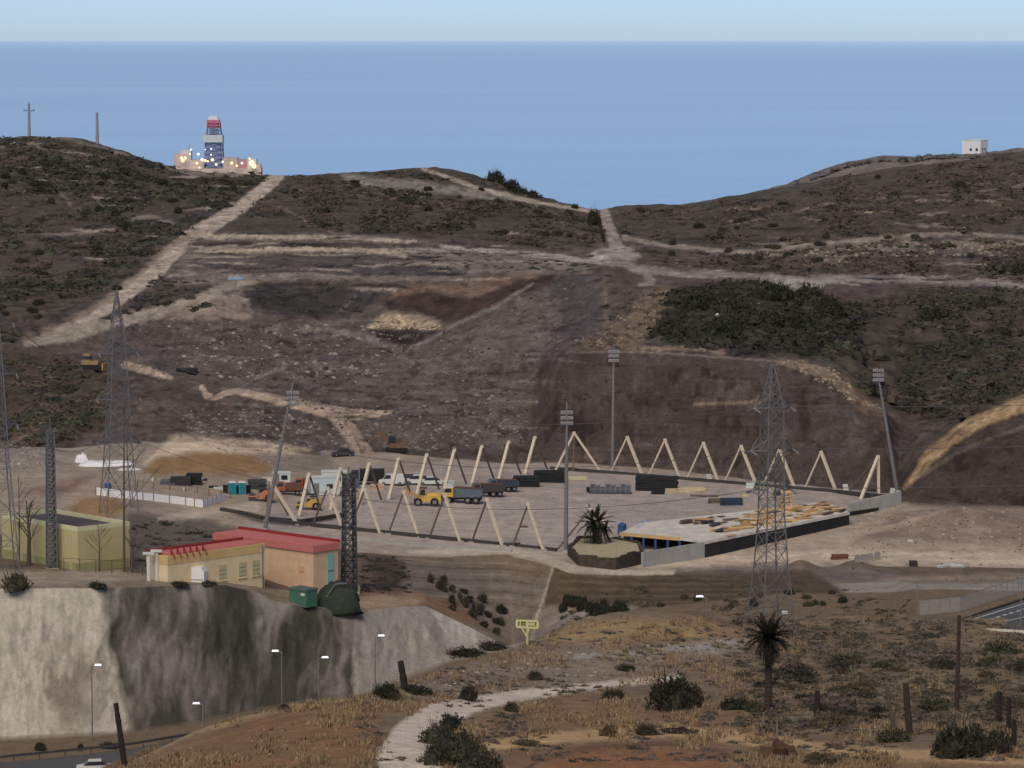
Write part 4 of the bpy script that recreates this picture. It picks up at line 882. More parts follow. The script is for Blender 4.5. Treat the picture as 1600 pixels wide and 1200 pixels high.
# ================================================================ PALMS, TREES, SCRUB
def frond_mesh(name, L, droop, seed, m_, lw=.5, n=20):
    rr = random.Random(seed); mb = MB(); pts = []
    for k in range(n + 1):
        t = k / n; pts.append(Vector((L * (t - .18 * droop * t * t), 0, L * (.10 * t - droop * .55 * t * t))))
    for k in range(n): mb.beam(pts[k], pts[k + 1], .07 * L / 3 * (1 - .7 * k / n))
    for k in range(2, n + 1):
        t = k / n; l = lw * L * .42 * math.sin(math.pi * min(1, .15 + .85 * t)) ** .6 * (1 - .35 * t)
        for sgn in (-1, 1):
            b = pts[k]; d = Vector((.55, sgn * (.75 + .1 * rr.random()), .25 - .35 * rr.random() - .25 * t)).normalized() * l
            w = Vector((.17, 0, 0)) * L / 3
            mb.add([b - w, b + w, b + d], [(0, 1, 2)])
    return mb.mesh(name, m_)
def palm(base, h, crown, label, leafm, r0=.28, n=34, seed=1, lean=(0, 0), trunk_m=None, skirt=True):
    r = thing('palm_tree', label, 'palm', base); rr = random.Random(seed); tm = trunk_m or bark
    m = MB(); k = 0; z = -.4; px, py = 0., 0.
    N = max(5, int(h / .35))
    for k in range(N):
        t0, t1 = k / N, (k + 1) / N
        m.cyl((lean[0] * t0, lean[1] * t0, -.4 + (h + .4) * t0), (lean[0] * t1, lean[1] * t1, -.4 + (h + .4) * t1), r0 * (1.12 - .15 * t0), r0 * (.95 - .15 * t1), 10)
    m.blob((lean[0], lean[1], h), (r0 * 1.6, r0 * 1.6, r0 * 1.9), seed, 9, 6, .2); m.build('trunk', tm, r)
    ms = [frond_mesh('frond', crown, dr, seed * 10 + i, leafm) for i, dr in enumerate((.25, .6, 1.0, 1.5))]
    for k in range(n):
        el = rr.random(); a = k * 2.39996 + rr.random() * .3
        pitch = math.radians(76 - 112 * (k / n) ** .8); i = min(3, int(k / n * 4))
        inst('frond', ms[i], r, (lean[0], lean[1], h + r0), (0, -pitch, a), (1, 1, 1) if rr.random() < .6 else (.85, .9, .9))
    return r
q = Vector((pc.x, pc.y, pc.z + 1.4))
pb = G(930, 862, 'T', 'F'); s_ = mpp(pb)
palm(Vector((pb.x, pb.y, pc.z + 1.4)), 2.7, 3.7, 'bushy green palm growing in the stone planter', palmleaf, .34, 48, 3)
pb = G(956, 862, 'T', 'F'); palm(Vector((pb.x, pb.y, pc.z + 1.4)), 1.9, 2.0, 'small leaning palm beside the bushy one in the stone planter', palmleaf, .2, 18, 5, (-1.1, 0))
pb = G(1200, 1114, 'L1', 'V1'); s_ = mpp(pb)
palm(pb, 108 * s_ + .3, 46 * s_, 'tall dark palm growing on the dry foreground slope', mat('dark_palm_leaf', A(48, 48, 36), .8, 0, .3, 1.2), .33, 64, 8)
# ---- leafy shrubs as clumps of small faces
leafmat = attr_mat('scrub_leaf', rough=.9, amp=.2, scales=(1.0, 5.0), bump=.0)
def shrub_arrays(n_tri, rng, size=.34, tall=.75):
    d = rng.normal(size=(n_tri, 3)); d /= np.linalg.norm(d, axis=1)[:, None]; d[:, 2] = np.abs(d[:, 2])
    rad = rng.random(n_tri) ** .33; lump = 1 + .22 * np.sin(d[:, 0] * 5 + rng.random() * 6) * np.cos(d[:, 1] * 4 + rng.random() * 6)
    c = d * (rad * lump)[:, None]; c[:, 2] *= tall
    t = rng.normal(size=(n_tri, 3, 3)) * size * .62
    return c[:, None, :] + t
def core(rng, n=7, m=4, tall=.6):
    v = []
    for j in range(m):
        ph = math.pi / 2 * (j / (m - 1))
        for i in range(n):
            k = .74 * (1 + .25 * (rng.random() - .5)); th = 2 * math.pi * i / n
            v.append((k * math.cos(ph) * math.cos(th), k * math.cos(ph) * math.sin(th), tall * 1.1 * k * math.sin(ph) - (.15 if j == 0 else 0)))
    v = np.array(v); T = []
    for j in range(m - 1):
        for i in range(n):
            a, b, c, d = j * n + i, j * n + (i + 1) % n, (j + 1) * n + (i + 1) % n, (j + 1) * n + i
            T += [(a, b, c), (a, c, d)]
    return v[np.array(T)]
def tri_mesh(name, tris, colr, m_):
    """tris (N,3,3), colr (N,3)"""
    n = len(tris); me = bpy.data.meshes.new(name)
    me.vertices.add(n * 3); me.vertices.foreach_set('co', tris.reshape(-1).astype(np.float32))
    me.loops.add(n * 3); me.loops.foreach_set('vertex_index', np.arange(n * 3, dtype=np.int32))
    me.polygons.add(n); me.polygons.foreach_set('loop_start', (np.arange(n) * 3).astype(np.int32))
    at = me.attributes.new('albedo', 'FLOAT_COLOR', 'POINT'); rgba = np.ones((n * 3, 4), np.float32); rgba[:, :3] = np.repeat(np.clip(colr, 0, .9), 3, 0); at.data.foreach_set('color', rgba.reshape(-1))
    me.update(calc_edges=True); me.materials.append(m_); return me
GREENS = [np.array(A(*c)) for c in ((52, 50, 44), (60, 55, 49), (44, 43, 38), (68, 61, 54), (56, 57, 45), (78, 69, 61))]
FARV = [(shrub_arrays(24, RNG, .26), core(RNG, 6, 3)) for _ in range(8)]
def scrub(name, label, spots, m_=leafmat):
    """spots: (x,y,z,r,tall,colour)"""
    T = []; Cc = []
    for x, y, z, r, tl, c in spots:
        sh, co = FARV[RNG.integers(8)]; a = RNG.random() * 6.28; ca, sa = math.cos(a), math.sin(a)
        R = np.array([[ca, sa, 0], [-sa, ca, 0], [0, 0, 1.0]])
        t = np.concatenate([sh, co]) @ R * np.array([r * (1 + .5 * RNG.random()), r, r * tl]) + np.array([x, y, z])
        T.append(t); k = np.ones((len(t), 1)) * (0.8 + .45 * RNG.random((len(t), 1))); Cc.append(c * k)
    o = bpy.data.objects.new(name, tri_mesh(name, np.concatenate(T), np.concatenate(Cc), m_)); COL.objects.link(o)
    o['kind'] = 'stuff'; o['label'] = label; o['category'] = 'scrub'; return o
def sample(poly_, n, lo, hi, rmin, rmax, cols_, tall=.8, avoid=(), thin=None):
    xs = [p[0] for p in poly_]; ys = [p[1] for p in poly_]; N = n * 7
    x = RNG.uniform(min(xs), max(xs), N); y = RNG.uniform(min(ys), max(ys), N); ok = inside(x, y, poly_)
    if thin is not None: ok &= fbm(x / thin, y / (thin * .5), 201, 3) > RNG.uniform(-.35, .3, N)
    for pts, wd in avoid: ok &= _segd(x, y, pts, False)[0] > wd
    x = x[ok][:n]; y = y[ok][:n]; g = Gv(x, y, lo, hi); r = rmin + (rmax - rmin) * RNG.random(len(x)) ** 2.2
    return [(g[i, 0], g[i, 1], g[i, 2] - .15 * r[i], r[i], tall * random.uniform(.7, 1.2), GREENS[cols_[int(random.random() * len(cols_))]] * random.uniform(.75, 1.2)) for i in range(len(x))]
ROADL = [(438, 271), (378, 322), (332, 350), (262, 402), (205, 450), (120, 505), (40, 538)]
TR2 = [(40, 538), (115, 520), (240, 490), (300, 474), (350, 448), (400, 436)]
AV = [(ROADL, 15), (TR2, 9), ([(945, 333), (958, 372), (965, 395)], 11), ([(660, 263), (750, 295), (800, 308), (930, 331)], 5), ([(690, 385), (760, 392), (850, 399), (945, 410)], 5),
      ([(975, 371), (1040, 384), (1180, 394), (1330, 377), (1430, 367), (1600, 371)], 5), ([(960, 405), (1090, 427), (1240, 440), (1330, 434), (1600, 447)], 7)]
Lhill = [(-340, 222), (-60, 214), (60, 212), (215, 247), (400, 276), (425, 285), (330, 348), (270, 392), (200, 445), (130, 488), (30, 528), (-60, 545), (-340, 552)]
Chill = [(440, 275), (520, 272), (690, 268), (760, 278), (800, 300), (900, 328), (937, 340), (930, 385), (870, 390), (700, 368), (560, 362), (380, 362), (400, 310)]
Rhill = [(965, 328), (1100, 318), (1200, 295), (1400, 266), (1540, 250), (1660, 240), (1980, 222), (1980, 445), (1660, 440), (1450, 435), (1250, 430), (1040, 420), (980, 372)]
Rdark = [(1050, 450), (1180, 440), (1300, 468), (1345, 500), (1340, 560), (1200, 552), (1080, 545), (1015, 522)]
Rgreen = [(1295, 482), (1450, 448), (1660, 450), (1980, 450), (1980, 570), (1660, 600), (1600, 620), (1510, 655), (1400, 640), (1335, 602), (1285, 555)]
Llow = [(-340, 556), (-60, 550), (100, 560), (175, 600), (155, 660), (80, 700), (-60, 720), (-340, 722)]
scrub('hill_scrub', 'dark scrub covering the left hill beside the bulldozed track', sample(Lhill, 3500, 'C2', 'R', .5, 3.6, (0, 0, 2, 3, 4), .75, AV, 60))
scrub('hill_scrub', 'low scrub along the central ridge above the quarry benches', sample(Chill, 1200, 'C2', 'R', .5, 3.2, (0, 1, 2, 3, 5), .75, AV + [([(530, 275), (690, 295), (800, 310)], 9)], 50))
scrub('hill_scrub', 'mixed scrub on the right hill below the headland', sample(Rhill, 3500, 'C2', 'R', .5, 3.2, (0, 1, 3, 3, 5), .7, AV, 60))
scrub('hill_scrub', 'dense dark thicket above the long brown cut', sample(Rdark, 420, 'C1', 'C4', 1.2, 3.4, (0, 2, 2), 1.0, AV))
scrub('hill_scrub', 'green scrub on the slope above the mound', sample(Rgreen, 2100, 'C1', 'C4', .6, 3.0, (4, 2, 0, 1, 3), .8, AV, 50))
scrub('hill_scrub', 'green scrub on the slope left of the spoil tracks', sample(Llow, 900, 'F', 'C3', .8, 2.4, (4, 0, 1, 5), .8, AV, 40))
mis = sample([(200, 500), (560, 500), (600, 600), (420, 600), (200, 570)], 70, 'C1', 'C4', .5, 1.4, (0, 1), .7, AV) + sample([(380, 450), (590, 450), (560, 495), (420, 490)], 60, 'C2', 'C4', .6, 1.8, (2, 0), .7, AV) \
    + sample([(230, 430), (330, 440), (330, 480), (190, 500), (150, 500)], 60, 'C2', 'C4', .8, 2.2, (0, 2), .8, AV) + sample([(640, 395), (930, 400), (930, 425), (700, 425)], 60, 'C2', 'C5', .6, 1.8, (0, 2), .8, AV) \
    + sample([(940, 450), (1050, 450), (1040, 540), (900, 548)], 50, 'C1', 'C4', .7, 1.8, (1, 3), .7, AV) + sample([(770, 266), (850, 312), (930, 330), (800, 302)], 70, 'C5', 'B1', .8, 2.2, (2, 0), 1.3)
scrub('hill_scrub', 'scattered bushes on the quarry benches and saddle', mis)
hl = []
for _ in range(260):
    x = random.uniform(1180, 1660); cy = np.interp(x, [1180, 1225, 1270, 1330, 1400, 1460, 1500, 1660], [305, 288, 270, 252, 244, 240, 240, 235]); 
    q = P(x, cy + random.uniform(-.5, 18), 1495); hl.append((q.x, q.y, q.z - .8, random.uniform(.8, 2.2), .7, np.array(A(82, 76, 76)) * random.uniform(.8, 1.2)))
scrub('headland_scrub', 'greyish scrub over the far headland', hl)
# ---- single bushes
def bush_mesh(name, n, seed, c, tall=.85, size=.2, m_=leafmat):
    rng = np.random.default_rng(seed); L_ = []
    for q in range(7):
        a = rng.random() * 6.28; rr_ = .38 + .34 * rng.random(); o_ = np.array([math.cos(a) * .55, math.sin(a) * .55, .25 * rng.random()]) * (1 if q else 0)
        L_.append(shrub_arrays(n // 7, rng, size / rr_, tall) * (rr_ if q else .72) + o_); L_.append(core(rng, 8, 4, tall * .8) * rr_ * .8 + o_)
    tw = rng.normal(size=(40, 3)); tw[:, 2] = np.abs(tw[:, 2]) + .5; tw /= np.linalg.norm(tw, axis=1)[:, None]; e_ = rng.normal(size=(40, 3)) * .02
    L_.append(np.stack([tw * .3 + e_, tw * .3 - e_, tw * (1.0 + .2 * rng.random((40, 1)))], 1)); T = np.concatenate(L_)
    k = .7 + .6 * rng.random((len(T), 1)); return tri_mesh(name, T, np.array(A(*c)) * k, m_)
BV = [bush_mesh('foliage', 1500, 100 + i, c, .9, .085) for i, c in enumerate(((52, 50, 42), (44, 44, 36), (60, 58, 46), (70, 62, 48)))]
def bush(px, py, wpx, hpx, v, label, lo='L1', hi='R', group=None, name='bush', cat='bush'):
    g = G(px, py, lo, hi); s = mpp(g); r = wpx * s / 2
    o = bpy.data.objects.new(name, BV[v]); COL.objects.link(o); o.location = g - Vector((0, 0, .12 * r)); o.rotation_euler = (0, 0, random.random() * 6)
    o.scale = (r, r, hpx * s / .9); return tag(o, label, cat, group)
FGB = [ (1042, 1108, 88, 72, 1, 'large dark rounded bush beside the foreground track'), (1072, 1105, 50, 44, 0, 'dark bush joined to the right flank of the large rounded bush'),
 (1500, 1182, 92, 72, 1, 'large near-black bush at the foot of the burnt pole'), (1550, 1175, 60, 48, 0, 'greyish bush next to the near-black bush by the burnt pole'),
 (802, 1112, 28, 20, 0, 'small round bush alone below the curving path'), (960, 1092, 34, 22, 1, 'ragged dark bush left of the large rounded bush'), (950, 1150, 30, 26, 3, 'small brownish bush above the bare soil circle'),
 (1010, 1148, 40, 24, 0, 'low bush on the straw edge above the bare soil circle'), (840, 1062, 30, 18, 0, 'small bush on the stony strip above the path'), (980, 1048, 30, 16, 1, 'flat dark bush under the grey gravel patch'),
 (1150, 1108, 50, 28, 1, 'dark bush left of the tall palm trunk'), (1180, 1112, 36, 26, 2, 'grey green bush touching the tall palm trunk'), (1330, 1035, 70, 22, 2, 'low green bushes below the reddish hump'),
 (1455, 1110, 56, 26, 2, 'light green bush left of the burnt pole'), (1560, 1112, 44, 30, 2, 'light green bush right of the burnt pole'), (1470, 1045, 46, 24, 0, 'dark green bush above the burnt pole foot'), (1565, 1020, 60, 30, 2, 'leafy green bush below the pale kerb'),
 (1395, 1160, 60, 30, 2, 'grey bush at the foot of the leaning dead trunks'), (1300, 1135, 70, 30, 3, 'brown dry bush between palm and dead trunks'), (1230, 1062, 80, 32, 0, 'brownish shrub mass right of the tall palm'), (1280, 1190, 60, 24, 3, 'dry bush beside the old fence posts'),
 (1345, 1080, 60, 26, 3, 'dry brown shrub behind the leaning dead trunks'), (820, 1165, 60, 12, 3, 'low dry shrub on the straw slope'), (735, 1095, 36, 30, 1, 'dark shrub topping the path-side hedge'), (1590, 1050, 40, 26, 0, 'dark bush at the slope edge below the road'),
 (18, 905, 56, 32, 2, 'round green bush in front of the olive shed'), (155, 905, 30, 14, 1, 'small dark bush on the slope top below the olive shed'), (284, 908, 34, 9, 1, 'dark bushes under the white tank'), (328, 908, 26, 8, 0, 'dark bush at the foot of the white tank'),
 (65, 1172, 24, 16, 1, 'dark bush at the foot of the pale concrete slope'), (125, 1172, 12, 14, 1, 'small bush by the guard rail at the slope foot'), (175, 1168, 34, 14, 1, 'dark shrub behind the dead palm trunk'), (720, 1025, 70, 20, 1, 'dark shrubs at the right foot of the concrete slope'), (770, 1012, 50, 16, 0, 'dark shrub row where the concrete slope tapers off') ]
for a in FGB: bush(*a[:6], 'L1', 'W')
for i, (px, py, wv, hv) in enumerate([(680, 1160, 60, 44), (705, 1175, 70, 44), (728, 1195, 80, 50), (745, 1215, 80, 50), (700, 1140, 44, 34), (690, 1195, 60, 46)]):
    bush(px, py, wv, hv, (2, 0, 2, 0, 1, 0)[i], 'leafy bush of the hedge beside the curving path', 'L1', 'V1', 'hedge bushes beside the path')
for i in range(34):
    px = 1190 + 430 * random.random(); py = 1030 + 95 * random.random()
    bush(px, py, random.uniform(26, 66), random.uniform(10, 20), (0, 1, 3, 2)[i % 4], 'spreading dark shrub on the slope right of the tall palm', 'L1', 'V1', 'shrubs right of the tall palm')
for i in range(26):
    px = 645 + 145 * random.random(); py = 905 + (px - 640) * .45 + random.uniform(-18, 26)
    bush(px, py, random.uniform(8, 20), random.uniform(8, 18), i % 3, 'dark shrub clinging to the netted bank under the pitch', 'W', 'K', 'shrubs on the netted bank')
for i in range(22):
    px = 880 + 105 * i / 21; py = 945 + 20 * i / 21 + random.uniform(-8, 14)
    bush(px, py, random.uniform(12, 24), random.uniform(14, 26), 1, 'dark creeper clump hanging over the bank edge right of the yellow sign', 'V1', 'K', 'creeper clumps on the bank edge')
for i in range(16):
    bush(995 + 330 * random.random(), 938 + random.uniform(-12, 12), random.uniform(8, 20), random.uniform(6, 14), i % 4, 'small shrub on the brown bank behind the street lamp', 'S', 'K', 'shrubs on the brown bank')
for i, (px, py, wv, hv) in enumerate([(775, 285, 34, 24), (795, 295, 30, 20), (815, 303, 26, 16), (830, 308, 20, 14), (898, 326, 14, 10)]):
    bush(px, py, wv, hv, 1, 'dark bush on the skyline of the central ridge', 'C5', 'B1', 'skyline bushes on the central ridge')
bush(927, 352, 20, 32, 1, 'dark conical tree beside the saddle track', 'C4', 'B1', None, 'conifer', 'tree')
for i in range(9): bush(936 + .9 * i, 345 + 4.2 * i, 5, 8, 1, 'dark hedge clump along the saddle track', 'C4', 'B1', 'hedge clumps by the saddle track')
for i, (px, py, wv, hv) in enumerate([(1100, 485, 60, 40), (1145, 490, 50, 36), (1215, 470, 50, 38), (1275, 480, 60, 46), (1300, 495, 50, 40), (1190, 505, 60, 30), (1250, 515, 70, 34), (1050, 520, 50, 30), (1130, 525, 60, 30), (1590, 430, 50, 30), (1460, 500, 50, 26), (1540, 480, 60, 26)]):
    bush(px, py, wv, hv, (1, 0)[i % 2], 'big dark bush in the thicket above the long brown cut' if i < 9 else 'big bush on the green slope above the mound', 'C1', 'C5', 'big bushes in the thicket' if i < 9 else 'big bushes on the green slope')
for i in range(70):
    x = random.uniform(0, 420); y = random.uniform(230, 520)
    if not bool(inside(np.array([x]), np.array([y]), Lhill)[0]): continue
    bush(x, y, random.uniform(12, 26), random.uniform(7, 14), i % 2, 'larger dark shrub on the left hill', 'C2', 'R', 'larger shrubs on the left hill')
for i in range(40):
    x = random.uniform(1000, 1600); y = random.uniform(270, 420)
    if not bool(inside(np.array([x]), np.array([y]), Rhill)[0]): continue
    bush(x, y, random.uniform(12, 24), random.uniform(6, 12), i % 3, 'larger dark shrub on the right hill', 'C2', 'R', 'larger shrubs on the right hill')
for i in range(34):
    x = random.uniform(450, 930); y = random.uniform(280, 385)
    if not bool(inside(np.array([x]), np.array([y]), Chill)[0]): continue
    bush(x, y, random.uniform(10, 22), random.uniform(6, 11), i % 2, 'larger dark shrub on the central ridge', 'C2', 'R', 'larger shrubs on the central ridge')
# ---- dry grass on the near slope, fine scrub litter
def grass(n):
    T = []; Cc = []; straw_ = np.array(A(126, 108, 84)); br = np.array(A(80, 68, 56))
    while len(T) < n:
        x = random.uniform(120, 1660); y = random.uniform(965, 1230)
        d, _ = _segd(np.array([x]), np.array([y]), [(660, 1260), (625, 1185), (680, 1125), (800, 1088), (960, 1068)], False)
        if d[0] < np.interp(x, [600, 800, 960], [34, 12, 7]) and x < 1000: continue
        dn = float(fbm(np.array([x / 60]), np.array([y / 22]), 211, 3)[0])
        if dn < random.uniform(-.15, .3): continue
        if ((x - 1000) / 170) ** 2 + ((y - 1205) / 38) ** 2 < 1: continue
        if x > 1180 and y < 1130 and random.random() < .6: continue
        g = G(x, y, 'L1', 'V1'); g = np.array(g)
        k = 5; a = RNG.random(k) * 6.28; h = .18 + .3 * RNG.random(k); w_ = .05 + .05 * RNG.random(k)
        off = RNG.normal(size=(k, 2)) * .22
        b = np.zeros((k, 3, 3)); b[:, :, :2] += off[:, None, :]
        b[:, 0, 0] += -w_ * np.cos(a); b[:, 0, 1] += -w_ * np.sin(a); b[:, 1, 0] += w_ * np.cos(a); b[:, 1, 1] += w_ * np.sin(a)
        b[:, 2, 2] = h; b[:, 2, :2] += RNG.normal(size=(k, 2)) * .12; b[:, :2, 2] -= .06
        T.append(b + g); t = np.clip(.5 + dn + RNG.normal() * .3, 0, 1); Cc.append((straw_ * t + br * (1 - t)) * (.75 + .5 * RNG.random((k, 1))))
    o = bpy.data.objects.new('dry_grass', tri_mesh('dry_grass', np.concatenate(T), np.concatenate(Cc), leafmat)); COL.objects.link(o)
    o['kind'] = 'stuff'; o['label'] = 'dry straw coloured grass on the foreground slope'; o['category'] = 'grass'
grass(9500)
def fg_scrub(n):
    sp = []
    for _ in range(n):
        x = random.uniform(560, 1660); y = random.uniform(970, 1190)
        dn = float(fbm(np.array([x / 90]), np.array([y / 30]), 223, 3)[0]); right = x > 1150
        if dn < random.uniform(-.25, .5) - (.5 if right and y < 1150 else 0): continue
        g = G(x, y, 'L1', 'V1'); r = random.uniform(.15, .55) * (1.7 if right and y < 1150 else 1)
        sp.append((g.x, g.y, g.z - .05, r, random.uniform(.6, 1.0), GREENS[random.choice((0, 1, 3, 5, 5))] * random.uniform(.8, 1.35)))
    scrub('slope_scrub', 'low dry scrub dotted over the foreground slope', sp)
fg_scrub(5600)
scrub('verge_scrub', 'low scrub on the brown verge between road and pitch', sample([(880, 935), (1000, 915), (1250, 905), (1430, 935), (1430, 985), (1250, 990), (1000, 962), (880, 985)], 420, 'S', 'K', .2, .9, (0, 1, 3, 5), .8, (), 40) + sample([(205, 815), (260, 815), (420, 840), (420, 875), (260, 895), (205, 890)], 120, 'W', 'F', .3, 1.2, (0, 2, 2), .9) + sample([(560, 868), (640, 872), (640, 930), (560, 925)], 90, 'W', 'K', .3, 1.0, (0, 2), .8))
def rocks(name, label, spots):
    mb = []; CC = []
    for x, y, z, r, c in spots:
        co = core(RNG, 6, 3, .8); t = co * np.array([r * 1.3, r, r]) + np.array([x, y, z - .1 * r]); mb.append(t); CC.append(np.tile(c, (len(t), 1)) * (.9 + .2 * RNG.random((len(t), 1))))
    o = bpy.data.objects.new(name, tri_mesh(name, np.concatenate(mb), np.concatenate(CC), SOIL)); COL.objects.link(o); o['kind'] = 'stuff'; o['label'] = label; o['category'] = 'rocks'
def rk(poly_, n, lo, hi, r0, r1, c):
    out = []; xs = [p[0] for p in poly_]; ys = [p[1] for p in poly_]
    while len(out) < n:
        x = random.uniform(min(xs), max(xs)); y = random.uniform(min(ys), max(ys))
        if not bool(inside(np.array([x]), np.array([y]), poly_)[0]): continue
        g = G(x, y, lo, hi); out.append((g.x, g.y, g.z, r0 + (r1 - r0) * random.random() ** 3, np.array(A(*c)) * random.uniform(.7, 1.3)))
    return out
rocks('rubble', 'pale rubble on spoil heaps and quarry benches', rk([(270, 640), (420, 638), (540, 665), (550, 705), (430, 735), (300, 690)], 420, 'K', 'C2', .12, .6, (112, 104, 100)) + rk([(575, 512), (600, 490), (690, 508), (680, 516)], 160, 'C1', 'C4', .3, .9, (146, 130, 112))
      + rk([(-20, 690), (85, 700), (85, 735), (-20, 735)], 260, 'K', 'C2', .15, .7, (118, 110, 106)) + rk([(1190, 398), (1430, 376), (1640, 382), (1640, 400), (1300, 402)], 420, 'C3', 'C5', .2, .9, (118, 106, 96)) + rk([(560, 650), (830, 600), (820, 690), (620, 710)], 260, 'F', 'C2', .2, .7, (104, 96, 92))
      + rk([(250, 500), (620, 510), (600, 600), (300, 590)], 260, 'C1', 'C3', .2, .9, (118, 108, 102)) + rk([(1330, 800), (1480, 790), (1620, 805), (1620, 850), (1400, 845)], 240, 'K', 'F', .1, .5, (128, 116, 106)) + rk([(885, 540), (1010, 460), (1050, 450), (1000, 548)], 300, 'C1', 'C4', .12, .6, (112, 98, 84))
      + rk([(1210, 560), (1300, 575), (1370, 640), (1330, 625)], 200, 'F', 'C2', .12, .6, (124, 108, 94)))
rocks('clods', 'dark and pale clods strewn over the spoil slope and cut', rk([(200, 510), (600, 520), (700, 530), (880, 440), (940, 500), (850, 570), (820, 690), (560, 700), (420, 610), (220, 590)], 1500, 'F', 'C3', .12, .5, (66, 57, 54)) + rk([(200, 510), (600, 520), (700, 530), (880, 440), (940, 500), (850, 570), (820, 690), (560, 700), (420, 610), (220, 590)], 700, 'F', 'C3', .1, .4, (112, 104, 99))
      + rk([(860, 570), (1210, 565), (1400, 655), (1410, 765), (900, 735), (830, 690)], 700, 'F', 'C2', .1, .4, (64, 54, 50)) + rk([(290, 368), (640, 372), (930, 410), (700, 430), (300, 440)], 700, 'C2', 'C5', .12, .5, (84, 75, 70)) + rk([(1330, 790), (1640, 790), (1640, 930), (1300, 900)], 500, 'T', 'F', .06, .3, (84, 75, 68)) + rk([(1420, 760), (1640, 690), (1640, 790), (1420, 785)], 260, 'K', 'C1', .1, .5, (58, 50, 46)))
rocks('stones', 'stones scattered on the foreground slope', rk([(600, 1080), (850, 1012), (1160, 1000), (1100, 1040), (700, 1100)], 420, 'L1', 'V1', .06, .35, (128, 116, 106)) + rk([(200, 1195), (560, 1090), (600, 1190)], 120, 'L1', 'V1', .04, .16, (140, 120, 100)))
# ---- bare trees by the olive shed
def bare_tree(px, py, htop, label, seed, r0=.22):
    g = G(px, py, 'W', 'K'); s = mpp(g); h = (py - htop) * s; rr = random.Random(seed)
    r = thing('bare_tree', label, 'tree', g)
    m = MB(); m.cyl((0, 0, -.3), (.1, 0, h * .5), r0, r0 * .7, 8); m.cyl((.1, 0, h * .5), (rr.uniform(-.3, .3), 0, h), r0 * .7, r0 * .2, 7); m.build('trunk', greybark, r)
    for k in range(9):
        z = h * (.35 + .6 * k / 9); a = rr.random() * 6.28; L = (h - z) * .45 + .8
        p = Vector((.1, 0, z)); q = p + Vector((math.cos(a) * L * .7, math.sin(a) * L * .7, L * .8))
        m = MB(); m.cyl(p, q, r0 * .28, r0 * .1, 5)
        for j in range(4):
            t = .35 + .15 * j; b = p + (q - p) * t; a2 = a + rr.uniform(-1.2, 1.2); l2 = L * .4
            m.cyl(b, b + Vector((math.cos(a2) * l2, math.sin(a2) * l2, l2 * .9)), r0 * .12, r0 * .04, 4)
        m.build('branch', greybark, r)
bare_tree(45, 884, 780, 'bare tree with thick dark trunk before the olive shed left part', 1, .34)
bare_tree(194, 893, 610, 'tall thin bare tree rising past the right corner of the olive shed', 2, .2)
bare_tree(155, 893, 815, 'slender bare tree against the olive shed wall', 3, .14)
bare_tree(206, 895, 830, 'short bare tree at the right corner of the olive shed', 4, .2)
bare_tree(30, 884, 740, 'thin bare tree at the left end of the olive shed', 5, .13)
# ================================================================ BUILDINGS
def quad(m, pts): return m.add(pts, [(0, 1, 2, 3)])
def olive_shed():
    c = G(122, 892, 'W', 'K'); h = (892 - 825) * mpp(c); ang = math.radians(42)
    r = thing('olive_shed', 'windowless olive yellow shed with dark flat roof above the concrete slope', 'building', c - Vector((0, 0, .8)), ang)
    L, W = 19.0, 9.0; h += .4        # along local y (to the left-back) and x (to the right-back)
    m = MB(); m.box((W / 2, L / 2, 0), (W, L, h)); m.build('wall', olivewall, r)
    m = MB(); m.box((W / 2, L / 2, h + .004), (W - .7, L - .7, .06)); m.build('roof', bitumen, r)
    for a, d in (((W / 2, .15), (W + .06, .3)), ((W / 2, L - .15), (W + .06, .3)), ((.15, L / 2), (.3, L - .66)), ((W - .15, L / 2), (.3, L - .66))):
        m = MB(); m.box((a[0], a[1], h + .003), (d[0], d[1], .62)); m.build('parapet', mat('pale_parapet', A(190, 186, 150), .9, 0, .08, 1), r)
    for k in range(5):
        m = MB(); m.box((-.04, 1.6 + 3.1 * k, 0), (.16, .35, h - .3)); m.build('pilaster', olivewall, r)
    m = MB(); m.box((W * .45, -.04, 0), (W + .04, .14, 1.9)); m.build('plinth', mat('olive_plinth', A(142, 138, 98), .9, 0, .1, 1), r)
    m = MB(); m.box((-.045, L / 2, 0), (.14, L, 1.9)); m.build('plinth', mat('olive_plinth', A(142, 138, 98), .9, 0, .1, 1), r)
olive_shed()
